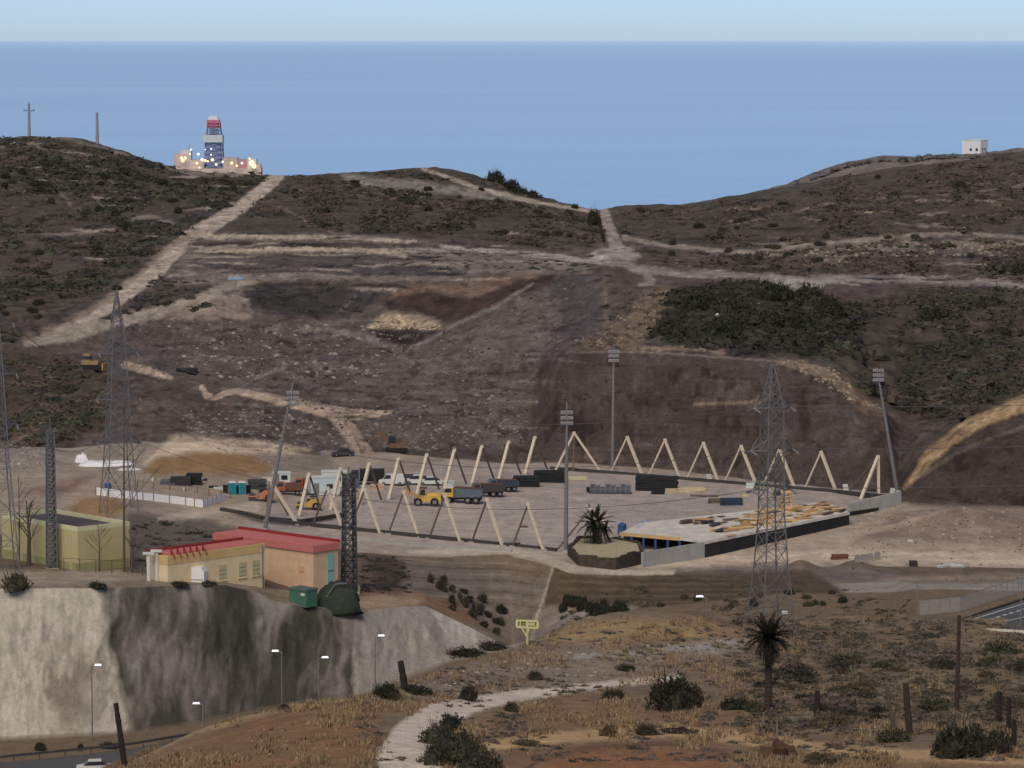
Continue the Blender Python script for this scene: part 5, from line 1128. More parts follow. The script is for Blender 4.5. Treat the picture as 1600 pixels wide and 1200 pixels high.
def red_roof_building():
    c = G(490, 929, 'W', 'K'); s = mpp(c); H = (929 - 862) * s
    ang = math.radians(138)                 # local x runs left-back, local y toward the camera-left
    r = thing('red_roofed_building', 'cream and salmon building with red roof above the concrete slope', 'building', c - Vector((0, 0, .6)), ang)
    L, W = 20.5, 5.0; H += .6
    m = MB(); m.box((L / 2, -W / 2, 0), (L, W, H)); m.build('wall', salmonwall, r)
    m = MB(); m.box((L / 2, -W / 2, H + .003), (L + .5, W + .5, .95)); m.build('roof_fascia', redroof, r)
    m = MB(); m.box((L / 2, -W / 2, H + .955), (L - .4, W - .4, .05)); m.build('roof', redroof, r)
    m = MB(); m.box((L / 2, -W - .08, H + .956), (L + .5, .3, .42)); m.build('roof_edge', darkred, r)
    m = MB(); m.box((-.06, -W * .68, .1), (.14, 1.35, H - .6)); dr = m.build('door', tealdoor, r)
    m = MB(); m.box((-.14, -W * .68 + .4, 1.6), (.05, .1, .3)); m.build('handle', darksteel, dr)
    m = MB(); m.box((-.16, -W * .68, H * .55), (.05, 1.25, .08)); m.build('door_rail', darksteel, dr)
    m = MB(); m.box((2.4, .05, H * .55), (1.1, .1, .9)); m.build('blocked_window', mat('patched_render', A(190, 150, 118), .9, 0, .1, 1), r)
    # cream wing in front: its windowed face runs parallel to the door face
    gR_ = G(413, 921, 'W', 'K'); zt = gR_.z + (921 - 848) * s - .1; Rr = PZ(413, 848, zt); N_ = PZ(262, 868, zt)
    u = Vector((Rr.x - N_.x, Rr.y - N_.y, 0)); L1 = u.length; u.normalize(); v = Vector((-u.y, u.x, 0)); o_ = r.location; ca, sa = math.cos(-ang), math.sin(-ang)
    def Q(a, b, z):
        p = N_ + u * a + v * b - o_; return (p.x * ca - p.y * sa, p.x * sa + p.y * ca, z - o_.z)
    zb = gR_.z - 1.6; Wd = 4.6
    def bx(name, a0, a1, b0, b1, z0, z1, mm, par=None):
        m = MB(); m.add([Q(a, b, z) for z in (z0, z1) for a, b in ((a0, b0), (a1, b0), (a1, b1), (a0, b1))], [(3, 2, 1, 0), (4, 5, 6, 7), (0, 1, 5, 4), (1, 2, 6, 5), (2, 3, 7, 6), (3, 0, 4, 7)]); return m.build(name, mm, par or r)
    bx('wing_wall', 0, L1, 0, Wd, zb, zt - 1.35, creamwall)
    bx('wing_parapet', -.05, L1 + .05, -.05, Wd, zt - 1.347, zt - .1, mat('deeper_cream_render', A(222, 188, 132), .9, 0, .1, .6))
    bx('wing_roof', .3, L1 - .3, .3, Wd - .3, zt - .097, zt + .02, redroof)
    bx('roof_edge', -.1, L1, Wd - .1, Wd + .25, zt - .4, zt + .35, darkred)
    for a, wz in ((9.9, 2.2), (13.6, 2.2), (16.1, 2.2)):
        wn = bx('window', a - .7, a + .7, -.08, .1, zt - 4.5, zt - 4.5 + wz, shutter)
        bx('sill', a - .85, a + .85, -.2, -.085, zt - 4.65, zt - 4.5, creamwall, wn)
        for q in range(3): bx('slat', a - .62, a + .62, -.12, -.083, zt - 4.3 + .62 * q, zt - 4.22 + .62 * q, mat('shutter_slat', A(140, 132, 106), .8, 0, .1, 2), wn)
    bx('gutter_pipe', L1 - .5, L1 - .38, -.17, -.055, zb, zt - .4, palesteel)
    for k2 in range(6):
        a = .8 + 1.15 * k2; m = MB(); m.beam(Q(a, .25, zt), Q(a, .25, zt + 1.0), .13); m.beam(Q(a, .25, zt + 1.0), Q(a + 1.0, .25, zt + .95), .13); m.beam(Q(a, .25, zt + .8), Q(a, -.7, zt - .5), .13); m.build('bracket', darkred, r)
    return r
red_roof_building()
def white_tank():
    g = G(306, 906, 'W', 'K') + Vector((0, -3.5, -.3)); s = mpp(g); w_ = 40 * s; h = 31 * s
    r = thing('white_tank', 'white rounded tank standing before the cream wing', 'tank', g, math.radians(-10))
    prof = [(-w_ / 2, .2), (w_ / 2, .2), (w_ / 2, h * .75), (w_ * .38, h), (-w_ * .4, h), (-w_ / 2, h * .9)]
    m = MB(); m.side(prof, -1.0, 1.0); m.build('shell', brightwhite, r)
    for x in (-w_ * .35, w_ * .35):
        m = MB(); m.box((x, 0, -.3), (.3, 1.6, .52)); m.build('support', darksteel, r)
    m = MB(); m.box((0, -1.02, h * .35), (w_ * .9, .06, .1)); m.build('seam', palesteel, r)
white_tank()
for i, (px, lab) in enumerate(((240, 'white vent column at the low end of the red roof, the shorter of two'), (252, 'white vent column at the low end of the red roof, the taller of two'))):
    g = G(px, 902, 'W', 'K') + Vector((0, -6.5, 0)); s = mpp(g); r = thing('vent_column', lab, 'column', g)
    m = MB(); m.cyl((0, 0, -.3), (0, 0, (48 + 4 * i) * s), .3, .3, 10); m.build('shaft', white, r)
    m = MB(); m.box((0, 0, (48 + 4 * i) * s), (1.6, .9, .25)); m.build('cap', offwhite, r)
def box_thing(name, label, cat, px, py, dims, ang, m_, lo='T', hi='C1', parts=(), sink=.1, group=None):
    """a body plus list of parts (name, (cx,cy,cz),(sx,sy,sz), material)"""
    g = G(px, py, lo, hi); r = thing(name, label, cat, g - Vector((0, 0, sink)), ang, group)
    m = MB(); m.box((0, 0, 0), dims); m.build('body', m_, r)
    for nm, c, d, mm in parts: MB().box(c, d).build(nm, mm, r)
    return r
box_thing('green_container', 'green waste container at the foot of the salmon wall', 'container', 474, 945, (3.4, 2.2, 2.3), math.radians(-42), greenbox, 'W', 'K', [('lid', (0, 0, 2.305), (3.6, 2.4, .25), mat('grey_lid', A(84, 92, 90), .8, 0, .1, 2)), ('label_plate', (1.0, -1.12, 1.6), (.8, .05, .35), white)])
def net_mound():
    g = G(527, 950, 'W', 'K'); r = thing('netted_mound', 'mound draped in dark green shade net beside the lattice mast', 'mound', g)
    m = MB(); m.blob((0, 0, -.3), (3.5, 2.2, 3.9), 4, 20, 12, .16, .1); m.build('net_cover', greennet, r, True)
    m = MB(); m.beam((-2.4, -1.9, .4), (-.2, -1.2, 3.6), .14); m.beam((-.2, -1.2, 3.6), (1.4, -1.0, 3.7), .14); m.build('pole_frame', galv, r)
net_mound()
# ================================================================ LATTICE MASTS AND PYLONS
def lattice(r, name, levels, wleg, wbr, mm, seg_ratio=1.0, offset=(0, 0)):
    """levels: (z, half width); legs and bracing of a square tower"""
    cs = ((-1, -1), (1, -1), (1, 1), (-1, 1))
    for i in range(4):
        m = MB()
        for (z0, a0), (z1, a1) in zip(levels[:-1], levels[1:]):
            m.beam((cs[i][0] * a0, cs[i][1] * a0, z0), (cs[i][0] * a1, cs[i][1] * a1, z1), wleg)
        m.build('leg', mm, r)
    m = MB()
    for (z0, a0), (z1, a1) in zip(levels[:-1], levels[1:]):
        n = max(1, round((z1 - z0) / (seg_ratio * (a0 + a1))))
        for k in range(n):
            t0, t1 = k / n, (k + 1) / n; b0 = a0 + (a1 - a0) * t0; b1 = a0 + (a1 - a0) * t1; y0 = z0 + (z1 - z0) * t0; y1 = z0 + (z1 - z0) * t1
            for i in range(4):
                p, q = cs[i], cs[(i + 1) % 4]
                m.beam((p[0] * b0, p[1] * b0, y0), (q[0] * b1, q[1] * b1, y1), wbr); m.beam((q[0] * b0, q[1] * b0, y0), (p[0] * b1, p[1] * b1, y1), wbr)
                m.beam((p[0] * b1, p[1] * b1, y1), (q[0] * b1, q[1] * b1, y1), wbr)
    o = m.build('bracing', mm, r); o['kind'] = 'stuff'
def pylon(g, H, levels, arms, label, ang, mm, wleg=.2, wbr=.1):
    r = thing('transmission_pylon', label, 'pylon', g - Vector((0, 0, .5)), ang); ends = []
    lattice(r, 'tower', [(z + .5 if z else 0, a) for z, a in levels], wleg, wbr, mm, .85)
    for z, half, aw in arms:
        for sx in (-1, 1):
            m = MB(); tip = Vector((sx * half, 0, z + .5))
            for sy in (-1, 1):
                m.beam((sx * aw, sy * aw, z + .5), tip, .14); m.beam((sx * aw, sy * aw, z + 1.9), tip, .12)
                m.beam((sx * (aw + half) / 2, sy * aw / 2, z + .5), (sx * aw, sy * aw, z + 1.9), .09)
            m.beam((sx * aw, -aw, z + .5), (sx * aw, aw, z + .5), .12); m.build('cross_arm', mm, r)
            for sy in (-1, 1):
                m = MB(); m.cyl(tip + Vector((0, 0, -.1)), tip + Vector((0, sy * 1.7, -.5)), .13, .13, 7); m.build('insulator', palesteel, r)
            ends.append(r.location + Vector((tip.x * math.cos(ang), tip.x * math.sin(ang), tip.z)))
    if len(levels):
        zt = levels[-1][0]
        m = MB(); m.beam((0, 0, zt), (0, 0, zt + 1.2), .12); m.build('peak', mm, r)
    return ends
gR = G(1204, 984, 'M', 'V1'); sR = mpp(gR); hR = (984 - 560) * sR
zR = lambda y: (984 - y) * sR
endsR = pylon(gR, hR, [(0, 2.4), (zR(880), 1.55), (zR(800), 1.2), (zR(630), 1.05), (zR(562), .12)], [(zR(760), 2.6, 1.3), (zR(697), 2.9, 1.25), (zR(630), 2.5, 1.2)], 'tall grey lattice pylon standing behind the dark foreground palm', math.radians(24), mat('pylon_steel', A(104, 102, 103), .7, .2, .25, 3), .14, .06)
gL = G(186, 800, 'K', 'F'); sL = mpp(gL); zL = lambda y: (800 - y) * sL
dimsteel = mat('dull_lattice_steel', A(98, 97, 102), .7, .2, .2, 3)
endsL = pylon(gL, 35, [(0, 2.7), (zL(720), 2.0), (zL(560), 1.2), (zL(500), .8), (zL(452), .1)], [(zL(690), 3.6, 1.8), (zL(620), 3.6, 1.5), (zL(548), 3.2, 1.1)], 'grey lattice pylon rising behind the white hoarding', math.radians(20), dimsteel, .14, .06)
gE = G(-8, 893, 'W', 'K'); sE = mpp(gE); zE = lambda y: (893 - y) * sE
endsE = pylon(gE, 40, [(0, 3.2), (zE(700), 1.9), (zE(520), 1.1), (zE(430), .1)], [(zE(660), 3.4, 1.6), (zE(580), 3.4, 1.4), (zE(500), 3.0, 1.0)], 'lattice pylon cut off by the frame beside the olive shed', math.radians(15), dimsteel, .14, .06)
def lattice_mast(px, py, ytop, w0, w1, label, mm, ant=0):
    g = G(px, py, 'W', 'K'); s = mpp(g); h = (py - ytop) * s
    r = thing('lattice_mast', label, 'lattice mast', g - Vector((0, 0, .3)), .35)
    lattice(r, 'mast', [(0, w0 * s / 2), (h + .3, w1 * s / 2)], .2, .13, mm, 1.0)
    if ant: m = MB(); m.cyl((0, 0, h), (0, 0, h + ant), .08, .05, 6); m.build('antenna', mm, r)
    m = MB(); m.box((0, 0, -.1), (w0 * s * 1.3, w0 * s * 1.3, .5)); m.build('footing', concrete, r)
lattice_mast(81, 888, 668, 14, 10, 'slim lattice mast in front of the olive shed', mat('lattice_grey_paint', A(92, 94, 96), .8, .1, .2, 3), 2.5)
lattice_mast(546, 925, 738, 20, 15, 'dark lattice mast at the end of the salmon building', darksteel, 1.5)
cablem = mat('cable', A(88, 88, 92), .8, .2, .1, 1)
def cable(a, b, sag, label, group):
    m = MB(); pts = [a + (b - a) * (k / 24) - Vector((0, 0, sag * 4 * (k / 24) * (1 - k / 24))) for k in range(25)]
    for p, q in zip(pts[:-1], pts[1:]): m.cyl(p - a, q - a, .04, .04, 5)
    o = m.build('power_cable', cablem); o.location = a; tag(o, label, 'cable', group)
for k in (0, 2, 4): cable(endsR[k + 1], endsR[k + 1] + Vector((150, 40, 6)), 3, 'power cable running right from the tall pylon behind the palm', 'cables right of the tall pylon')
for k in (0, 2, 4): cable(endsR[k], endsL[k + 1], 6, 'power cable strung between the two pylons across the pitch', 'cables across the pitch')
for k in (0, 2, 4): cable(endsL[k], endsE[k + 1], 2.5, 'power cable between the pylons near the olive shed', 'cables near the olive shed')
# ================================================================ LAMPS, SIGNS, POLES
def street_lamp(px, ytop, d, zb, label, arm=-1):
    t = P(px, ytop, d); r = thing('street_lamp', label, 'street lamp', Vector((t.x, d, zb))); h = t.z - zb
    m = MB(); m.cyl((0, 0, -.2), (0, 0, h), .11, .07, 8); m.beam((0, 0, h), (arm * .9, 0, h + .15), .1); m.build('pole', galv, r)
    m = MB(); m.box((arm * .85, 0, h + .1), (.95, .4, .2), taper=.8); m.build('lamp_head', lampw, r)
street_lamp(440, 1019, 470, 89, 'street lamp with white head before the dark stained concrete', -1)
street_lamp(498, 1029, 476, 89.4, 'second street lamp before the dark stained concrete, close to the grey part', 1)
street_lamp(317, 1101, 452, 88.2, 'short looking street lamp at the foot of the dark stained concrete', -1)
street_lamp(143, 1041, 462, 88.2, 'thin street lamp against the brown stain of the pale concrete', 1)
street_lamp(586, 995, 484, 90, 'street lamp head against the light grey concrete end', 1)
gl = G(1106, 962, 'M', 'V1'); street_lamp(1104, 934, gl.y, gl.z, 'short street lamp on the dry verge above the palm', -1)
for px, py, yt, lab in ((1433, 972, 912, 'thin bare steel post at the left end of the mesh fence'), (1595, 978, 895, 'thin bare steel post on the asphalt road edge')):
    g = G(px, py, 'M', 'W'); r = thing('steel_post', lab, 'post', g); h = (py - yt) * mpp(g)
    MB().cyl((0, 0, -.3), (0, 0, h), .09, .07, 7).build('shaft', palesteel, r); MB().box((0, 0, -.05), (.4, .4, .12)).build('base_plate', galv, r)
g = G(1226, 966, 'M', 'V1'); r = thing('white_sign', 'small white sign plate behind the tall palm crown', 'sign', g); MB().cyl((0, 0, -.2), (0, 0, .9), .05, .05, 6).build('post', galv, r); MB().box((0, -.06, .8), (.85, .06, .42)).build('plate', white, r)
def billboard():
    g = G(824, 1008, 'M', 'V1'); s = mpp(g)
    r = thing('billboard', 'pale yellow steel billboard frame on a braced post below the bank', 'billboard', g, math.radians(-14))
    h = 40 * s; w_ = 34 * s; ph = 13 * s
    m = MB(); m.cyl((0, 0, -.3), (0, 0, h * .7), .16, .13, 9); m.build('post', mat('pale_post_paint', A(176, 168, 124), .8, 0, .1, 2), r)
    m = MB(); m.beam((0, 0, h * .32), (-w_ * .3, 0, h * .72), .12); m.build('brace', paleyellow, r)
    m = MB(); m.beam((0, 0, h * .45), (w_ * .12, 0, h * .72), .12); m.build('brace', paleyellow, r)
    m = MB(); m.box((0, .08, h - ph), (w_, .06, ph)); m.build('back_sheet', mat('billboard_back', A(112, 110, 78), .8, 0, .15, 2), r)
    for z in (h - ph, h - .16): m = MB(); m.box((0, -.02, z), (w_ + .1, .14, .18)); m.build('rail', paleyellow, r)
    for k in range(7):
        if k in (2,): continue
        m = MB(); m.box((-w_ / 2 + w_ * k / 6, -.02, h - ph + .182), (.12 if k % 3 else .26, .13, ph - .35)); m.build('rib', paleyellow, r)
    m = MB(); m.box((w_ * .18, -.03, h - ph * .62), (w_ * .3, .11, ph * .3)); m.build('panel', paleyellow, r)
billboard()
def post_thing(name, label, cat, px, py, ytop, rad, m_, lean=0, knob=0, lo='L1', hi='V1'):
    g = G(px, py, lo, hi); s = mpp(g); h = (py - ytop) * s; r = thing(name, label, cat, g)
    m = MB(); N = 7
    for k in range(N):
        t0, t1 = k / N, (k + 1) / N; w0 = 1 + .12 * math.sin(k * 2.7 + px); m.cyl((lean * s * t0, 0, -.3 + (h + .3) * t0), (lean * s * t1, 0, -.3 + (h + .3) * t1), rad * w0 * (1.2 - .3 * t0), rad * (1.2 - .3 * t1), 9)
    m.build('trunk' if 'palm' in name or 'stump' in name else 'shaft', m_, r)
    if knob: m = MB(); m.blob((lean * s, 0, h), (rad * 1.5, rad * 1.5, knob), 2, 9, 6, .2); m.build('top', m_, r)
    return r
post_thing('burnt_pole', 'tall burnt wooden pole with blackened top on the foreground slope', 'pole', 1495, 1110, 958, .17, mat('burnt_pole_wood', A(62, 48, 45), .95, 0, .25, 4, bump=.5), 2, 0)
post_thing('dead_palm', 'leaning dead palm trunk at the left end of the grassy hill', 'dead palm', 196, 1200, 1096, .22, darkwood, -14)
post_thing('dead_palm', 'bare upright palm trunk between two leaning dead trunks', 'dead palm', 1422, 1148, 1066, .26, bark, -8)
post_thing('dead_palm', 'leaning dead trunk left of the bare upright one', 'dead palm', 1398, 1140, 1070, .18, greybark, -14)
post_thing('tree_stump', 'short dark stump alone right of the tall palm', 'stump', 1277, 1117, 1078, .24, darkwood)
post_thing('tree_stump', 'dark stump right of the burnt pole, first of three', 'stump', 1561, 1128, 1079, .22, darkwood)
post_thing('tree_stump', 'dark stump right of the burnt pole, middle of three', 'stump', 1576, 1142, 1088, .18, darkwood)
post_thing('tree_stump', 'dark stump right of the burnt pole, lowest of three', 'stump', 1584, 1170, 1123, .2, darkwood)
post_thing('dead_palm_stump', 'burnt palm stump rising from dark rubble at the light concrete end', 'stump', 634, 1078, 1032, .3, darkwood, -8)
bush(600, 1092, 44, 34, 1, 'thick charred palm crown leaning at the light concrete end', 'L1', 'V1', None, 'charred_palm', 'dead palm')
for px, py, yt, lab in ((1193, 1140, 1112, 'weathered fence post left of the dry foreground bush'), (1214, 1166, 1124, 'taller weathered fence post beside the dry bush'), (1233, 1162, 1143, 'short weathered fence post with crosspiece')):
    post_thing('fence_post', lab, 'fence post', px, py, yt, .07, mat('weathered_wood', A(120, 104, 90), .95, 0, .2, 4))
def debris(px, py, w_, h_, label, m_, lo='L1', hi='V1', seed=1, name='debris_heap', cat='debris'):
    g = G(px, py, lo, hi); s = mpp(g); o = MB().blob((0, 0, 0), (w_ * s / 2, w_ * s / 3, h_ * s), seed, 11, 6, .35, .2).build(name, m_); o.location = g; tag(o, label, cat)
bush(655, 1084, 62, 22, 1, 'dark charred brush at the foot of the light concrete end', 'L1', 'V1', None, 'charred_brush', 'brush')
debris(1215, 1180, 50, 22, 'brown heap of rotten palm fibre beside the fence posts', mat('rotten_fibre', A(76, 56, 44), .95, 0, .3, 3, bump=.6), seed=5)
debris(443, 1108, 18, 7, 'black lump on the grassy hill crest under a street lamp', darkwood, seed=6)
debris(1060, 1145, 60, 8, 'long dark fallen log on the straw slope', darkwood, seed=7)
debris(1060, 1002, 20, 5, 'low dark rock by the gravel patch', stonew, seed=8)
# ---- guard rail, car and road at the slope foot
def valley_road():
    a = [(-120, 1240), (0, 1226), (120, 1212), (260, 1190)]
    L = [PZ(x, y, 88.62) for x, y in ((-300, 1215), (0, 1192), (200, 1172), (420, 1136))]; R_ = [p + Vector((1.5, -9, 0)) for p in L]
    m = MB()
    for k in range(3): m.add([L[k], R_[k], R_[k + 1], L[k + 1]], [(0, 1, 2, 3)])
    o = m.build('valley_road', asphalt); o['kind'] = 'structure'
    r = thing('guard_rail', 'steel guard rail at the foot of the concrete slope', 'guard rail', L[1])
    for k in range(3):
        mb = MB(); mb.beam(L[k] - L[1] + Vector((0, .6, .65)), L[k + 1] - L[1] + Vector((0, .6, .65)), .08, .32); mb.build('rail', darksteel, r)
        for j in range(5):
            p = L[k] + (L[k + 1] - L[k]) * ((j + .5) / 5) - L[1]; MB().box((p.x, p.y + .7, -.2), (.12, .12, .8)).build('post', darksteel, r)
valley_road()
# ================================================================ RIGHT ROAD AND FENCE
ZR = 101.12
def road_right():
    def sheet(name, pix, z, m_, kind='structure'):
        pts = [PZ(x, y, z) for x, y in pix]; m = MB(); m.prism([(p.x, p.y) for p in pts][::-1], z - .1, z); o = m.build(name, m_)
        if kind: o['kind'] = kind
        return o
    sheet('asphalt_road', [(1508, 978), (1478, 976), (1600, 938), (2000, 815), (2000, 872), (1640, 986), (1600, 985), (1545, 981)], ZR, asphalt)
    def strip(name, pix, z, h, w_, m_):
        pts = [PZ(x, y, z) for x, y in pix]; m = MB()
        for p, q in zip(pts[:-1], pts[1:]): m.beam(p + Vector((0, 0, h / 2)), q + Vector((0, 0, h / 2)), w_, h)
        o = m.build(name, m_); o['kind'] = 'structure'; return o
    strip('road_kerb', [(1440, 984), (1500, 987), (1600, 992), (1650, 995)], ZR - .25, .55, 1.1, kerbm)
    strip('road_kerb', [(1474, 978), (1600, 936), (2000, 813)], ZR - .05, .2, .3, darkkerb)
    for k in range(38):
        x0 = 1546 + 10.5 * k; y = lambda x: 968 - (x - 1546) * .30
        pts = [PZ(x0, y(x0), ZR), PZ(x0 + 6, y(x0 + 6), ZR)]; m = MB(); m.beam(pts[0] + Vector((0, 0, .006)), pts[1] + Vector((0, 0, .006)), .3, .012); o = m.build('road_marking', marking); o['kind'] = 'structure'
    strip('road_edge_line', [(1490, 977), (1600, 943), (2000, 820)], ZR, .012, .2, marking)
    strip('road_edge_line', [(1570, 971), (1600, 964), (1700, 940)], ZR, .012, .15, marking)
road_right()
meshm = bpy.data.materials.new('wire_mesh'); meshm.use_nodes = True
_n = meshm.node_tree.nodes; _l = meshm.node_tree.links; _b = _n['Principled BSDF']; _b.inputs['Base Color'].default_value = A(170, 170, 168) + (1,); _b.inputs['Roughness'].default_value = .8
_t = _n.new('ShaderNodeTexCoord'); _w = _n.new('ShaderNodeTexNoise'); _w.inputs['Scale'].default_value = 6; _l.new(_t.outputs['Object'], _w.inputs['Vector'])
_r = _n.new('ShaderNodeMapRange'); _r.inputs['To Min'].default_value = .12; _r.inputs['To Max'].default_value = .42; _l.new(_w.outputs['Fac'], _r.inputs['Value']); _l.new(_r.outputs['Result'], _b.inputs['Alpha'])
def fence(name, label, pix, h, step, postm, lo, hi, mesh=True, pw=.1):
    pts = [G(x, y, lo, hi) for x, y in pix]; r = thing(name, label, 'fence', pts[0]); prev = None
    for a, b in zip(pts[:-1], pts[1:]):
        n = max(1, round((b - a).length / step))
        for k in range(n + 1):
            p = rel(r, a + (b - a) * (k / n)); 
            if prev is not None and (p - prev).length < .1: continue
            MB().box((p.x, p.y, p.z - .2), (pw, pw, h + .25)).build('post', postm, r)
            if prev is not None:
                if mesh: m = MB(); m.add([prev + Vector((0, 0, .1)), p + Vector((0, 0, .1)), p + Vector((0, 0, h)), prev + Vector((0, 0, h))], [(0, 1, 2, 3)]); m.build('mesh_panel', meshm, r)
                MB().beam(prev + Vector((0, 0, h)), p + Vector((0, 0, h)), .05).build('rail', postm, r)
            prev = p
fence('mesh_fence', 'pale wire mesh fence beside the asphalt road', [(1436, 974), (1500, 957), (1600, 925), (1660, 908)], 2.2, 1.9, palesteel, 'V1', 'T')
fence('wire_fence', 'dark wire fence along the slope top before the buildings', [(100, 893), (200, 898), (290, 903), (350, 908), (412, 920)], 1.9, 2.4, darksteel, 'W', 'K', False, .09)
# ================================================================ SITE THINGS
for px, lab in ((363, 'teal portable toilet nearer the white board on the ground'), (378, 'teal portable toilet nearer the orange roller')):
    g = G(px, 772, 'K', 'F'); r = thing('portable_toilet', lab, 'portable toilet', g, .2)
    MB().box((0, 0, 0), (1.2, 1.2, 2.0)).build('cabin', teal, r); MB().box((0, 0, 2.003), (1.3, 1.3, .25), taper=.75).build('roof', white, r); d_ = MB().box((0, -.62, .15), (.8, .05, 1.75)).build('door', mat('teal_dark', A(36, 116, 126), .5, 0, .1, 2), r); MB().box((.28, -.66, 1.0), (.06, .04, .2)).build('handle', darksteel, d_)
for px, py, lab in ((352, 771, 'black bin left of the teal toilets'), (371, 771, 'black bin between the teal toilets'), (388, 771, 'black bin right of the teal toilets')):
    g = G(px, py, 'K', 'F'); r = thing('black_bin', lab, 'bin', g + Vector((0, .4, 0))); MB().box((0, 0, 0), (.75, .8, 1.25), taper=1.12).build('body', black, r); MB().box((0, 0, 1.255), (.9, .95, .12)).build('lid', rubber, r)
# white hoarding
def hoarding():
    pix = [(150, 773), (190, 778), (240, 783), (290, 789), (318, 793), (352, 782)]
    pts = [G(x, y, 'K', 'F') for x, y in pix]; r = thing('white_hoarding', 'long white panel hoarding with dark posts at the site entrance', 'hoarding', pts[0])
    for a, b in zip(pts[:-1], pts[1:]):
        n = max(1, round((b - a).length / 2.3))
        for k in range(n):
            p = rel(r, a + (b - a) * (k / n)); q = rel(r, a + (b - a) * ((k + 1) / n)); e = (q - p).normalized() * .03
            m = MB(); m.beam(p + e + Vector((0, 0, .62)), q - e + Vector((0, 0, .62)), .08, 1.3); m.build('panel', brightwhite, r)
            MB().box((p.x, p.y - .1, -.1 + p.z), (.1, .1, 1.5)).build('post', rust, r)
hoarding()
fence('barrier_fence', 'reddish barrier fence behind the white hoarding', [(215, 762), (290, 768), (345, 776), (360, 778)], 1.0, 2.6, rust, 'K', 'F', False, .12)
g = G(168, 770, 'K', 'F'); r = thing('blue_tank', 'blue plastic tank at the left end of the white hoarding', 'tank', g + Vector((0, .8, 0))); MB().cyl((0, 0, 0), (0, 0, 1.5), .6, .55, 12).build('drum', deepblue, r); MB().cyl((0, 0, 1.5), (0, 0, 1.75), .35, .25, 10).build('lid', bluem, r)
def sheet_heap(px, py, w_, h_, label, m_, seed, lo='K', hi='C2', name='plastic_sheet', cat='sheet'):
    g = G(px, py, lo, hi); s = mpp(g); N, M_ = 22, 10; V = []; W2 = w_ * s / 2
    for j in range(M_ + 1):
        for i in range(N + 1):
            u, v = i / N * 2 - 1, j / M_ * 2 - 1; e = max(0, 1 - u * u) * max(0, 1 - v * v)
            z = h_ * s * e ** .5 * (.55 + .6 * float(vnoise(np.array([i * .45 + seed]), np.array([j * .6]), seed)[0])); V.append((u * W2, v * W2 * .35, z - .05))
    f = [(j * (N + 1) + i, j * (N + 1) + i + 1, (j + 1) * (N + 1) + i + 1, (j + 1) * (N + 1) + i) for j in range(M_) for i in range(N)]
    m = MB(); m.add(V, f); o = m.build(name, m_, None, True); o.location = g; tag(o, label, cat)
sheet_heap(170, 727, 96, 10, 'long white plastic sheeting on the spoil bench behind the left pylon', brightwhite, 3)
sheet_heap(128, 723, 22, 16, 'peaked white sheet heap at the end of the long sheeting', brightwhite, 4)
sheet_heap(202, 734, 40, 4, 'thin strip of white sheeting below the long sheeting', offwhite, 5)
sheet_heap(1012, 822, 40, 9, 'light blue tarpaulin over materials beside the deck', bluem, 6, 'K', 'F', 'tarpaulin', 'tarpaulin')
g = G(972, 835, 'K', 'F'); r = thing('blue_drum', 'deep blue plastic drum beside the planter palm', 'drum', g); MB().cyl((0, 0, 0), (0, 0, 1.6), .75, .7, 14).build('body', deepblue, r); MB().blob((0, 0, 1.6), (.7, .7, .35), 2, 12, 6, .05).build('lid', deepblue, r)
sheet_heap(372, 436, 34, 4, 'pale blue sheet lying on the quarry bench', mat('pale_blue_sheet', A(112, 142, 170), .7, 0, .1, 1), 8, 'C2', 'C4')
# stacks on the pitch
def stack(px, py, L, W_, H, ang, m_, label, nl, lo='K', hi='F', name='material_stack', part='layer', cat='stack', gap=.93):
    g = G(px, py, lo, hi); r = thing(name, label, cat, g, ang)
    for k in range(nl):
        h = H / nl; MB().box((.06 * math.sin(k * 3 + px), .05 * math.cos(k * 2 + px), k * h - (.03 if k == 0 else 0)), (L * (1 - .03 * (k % 2)), W_, h * gap), rz=.02 * math.sin(k * 4 + px)).build(part, m_, r)
    return r
stack(1026, 766, 7.6, 3.2, 2.5, -.08, black, 'big black sheeted stack near the far pitch kerb', 5)
stack(822, 760, 4.6, 2.6, 1.9, .12, black, 'black sheeted stack next to the dark dump trucks', 4)
stack(858, 753, 5.4, 2.6, 2.1, .15, black, 'black sheeted stack behind the near floodlight mast', 4)
stack(902, 749, 3.4, 1.4, .5, .2, mat('cream_board', A(212, 202, 164), .8, 0, .08, 2), 'cream board stack right of the near floodlight mast', 3)
def rack():
    g = G(954, 771, 'K', 'F'); r = thing('steel_rack', 'grey steel panel rack beside the big black stack', 'rack', g, -.05)
    MB().box((0, 0, 0), (7.6, 1.6, .2)).build('base', darksteel, r)
    for k in range(9): MB().box((-3.6 + .9 * k, -.7, .2), (.1, .1, 1.7)).build('upright', palesteel, r)
    for k in range(8): MB().box((-3.15 + .9 * k, .1, .21), (.75, 1.1, 1.35 - .2 * (k % 3))).build('panel', bluegrey, r)
    for z in (.8, 1.75): MB().box((0, -.78, z), (7.4, .06, .08)).build('rail', palesteel, r)
rack()
stack(925, 769, 1.9, 1.4, .9, .1, black, 'small black bundle at the left end of the steel rack', 2)
stack(1070, 768, 7.4, 1.8, .7, .12, plank, 'pale timber beams stacked right of the big black stack', 4, part='beam')
stack(1028, 772, 2.4, 1.0, .5, 0, black, 'low black bundle before the pale timber beams', 2)
stack(1100, 776, 5.0, .8, .3, -.1, brownleg, 'brown beams lying near the far kerb', 2, part='beam')
stack(1143, 789, 3.8, 1.8, 1.2, .05, mat('navy_crate', A(44, 56, 74), .7, 0, .2, 2), 'navy blue crate stack beyond the deck', 3)
stack(1118, 786, 2.4, 1.2, .8, .1, brownleg, 'brown crate stack left of the navy crates', 2)
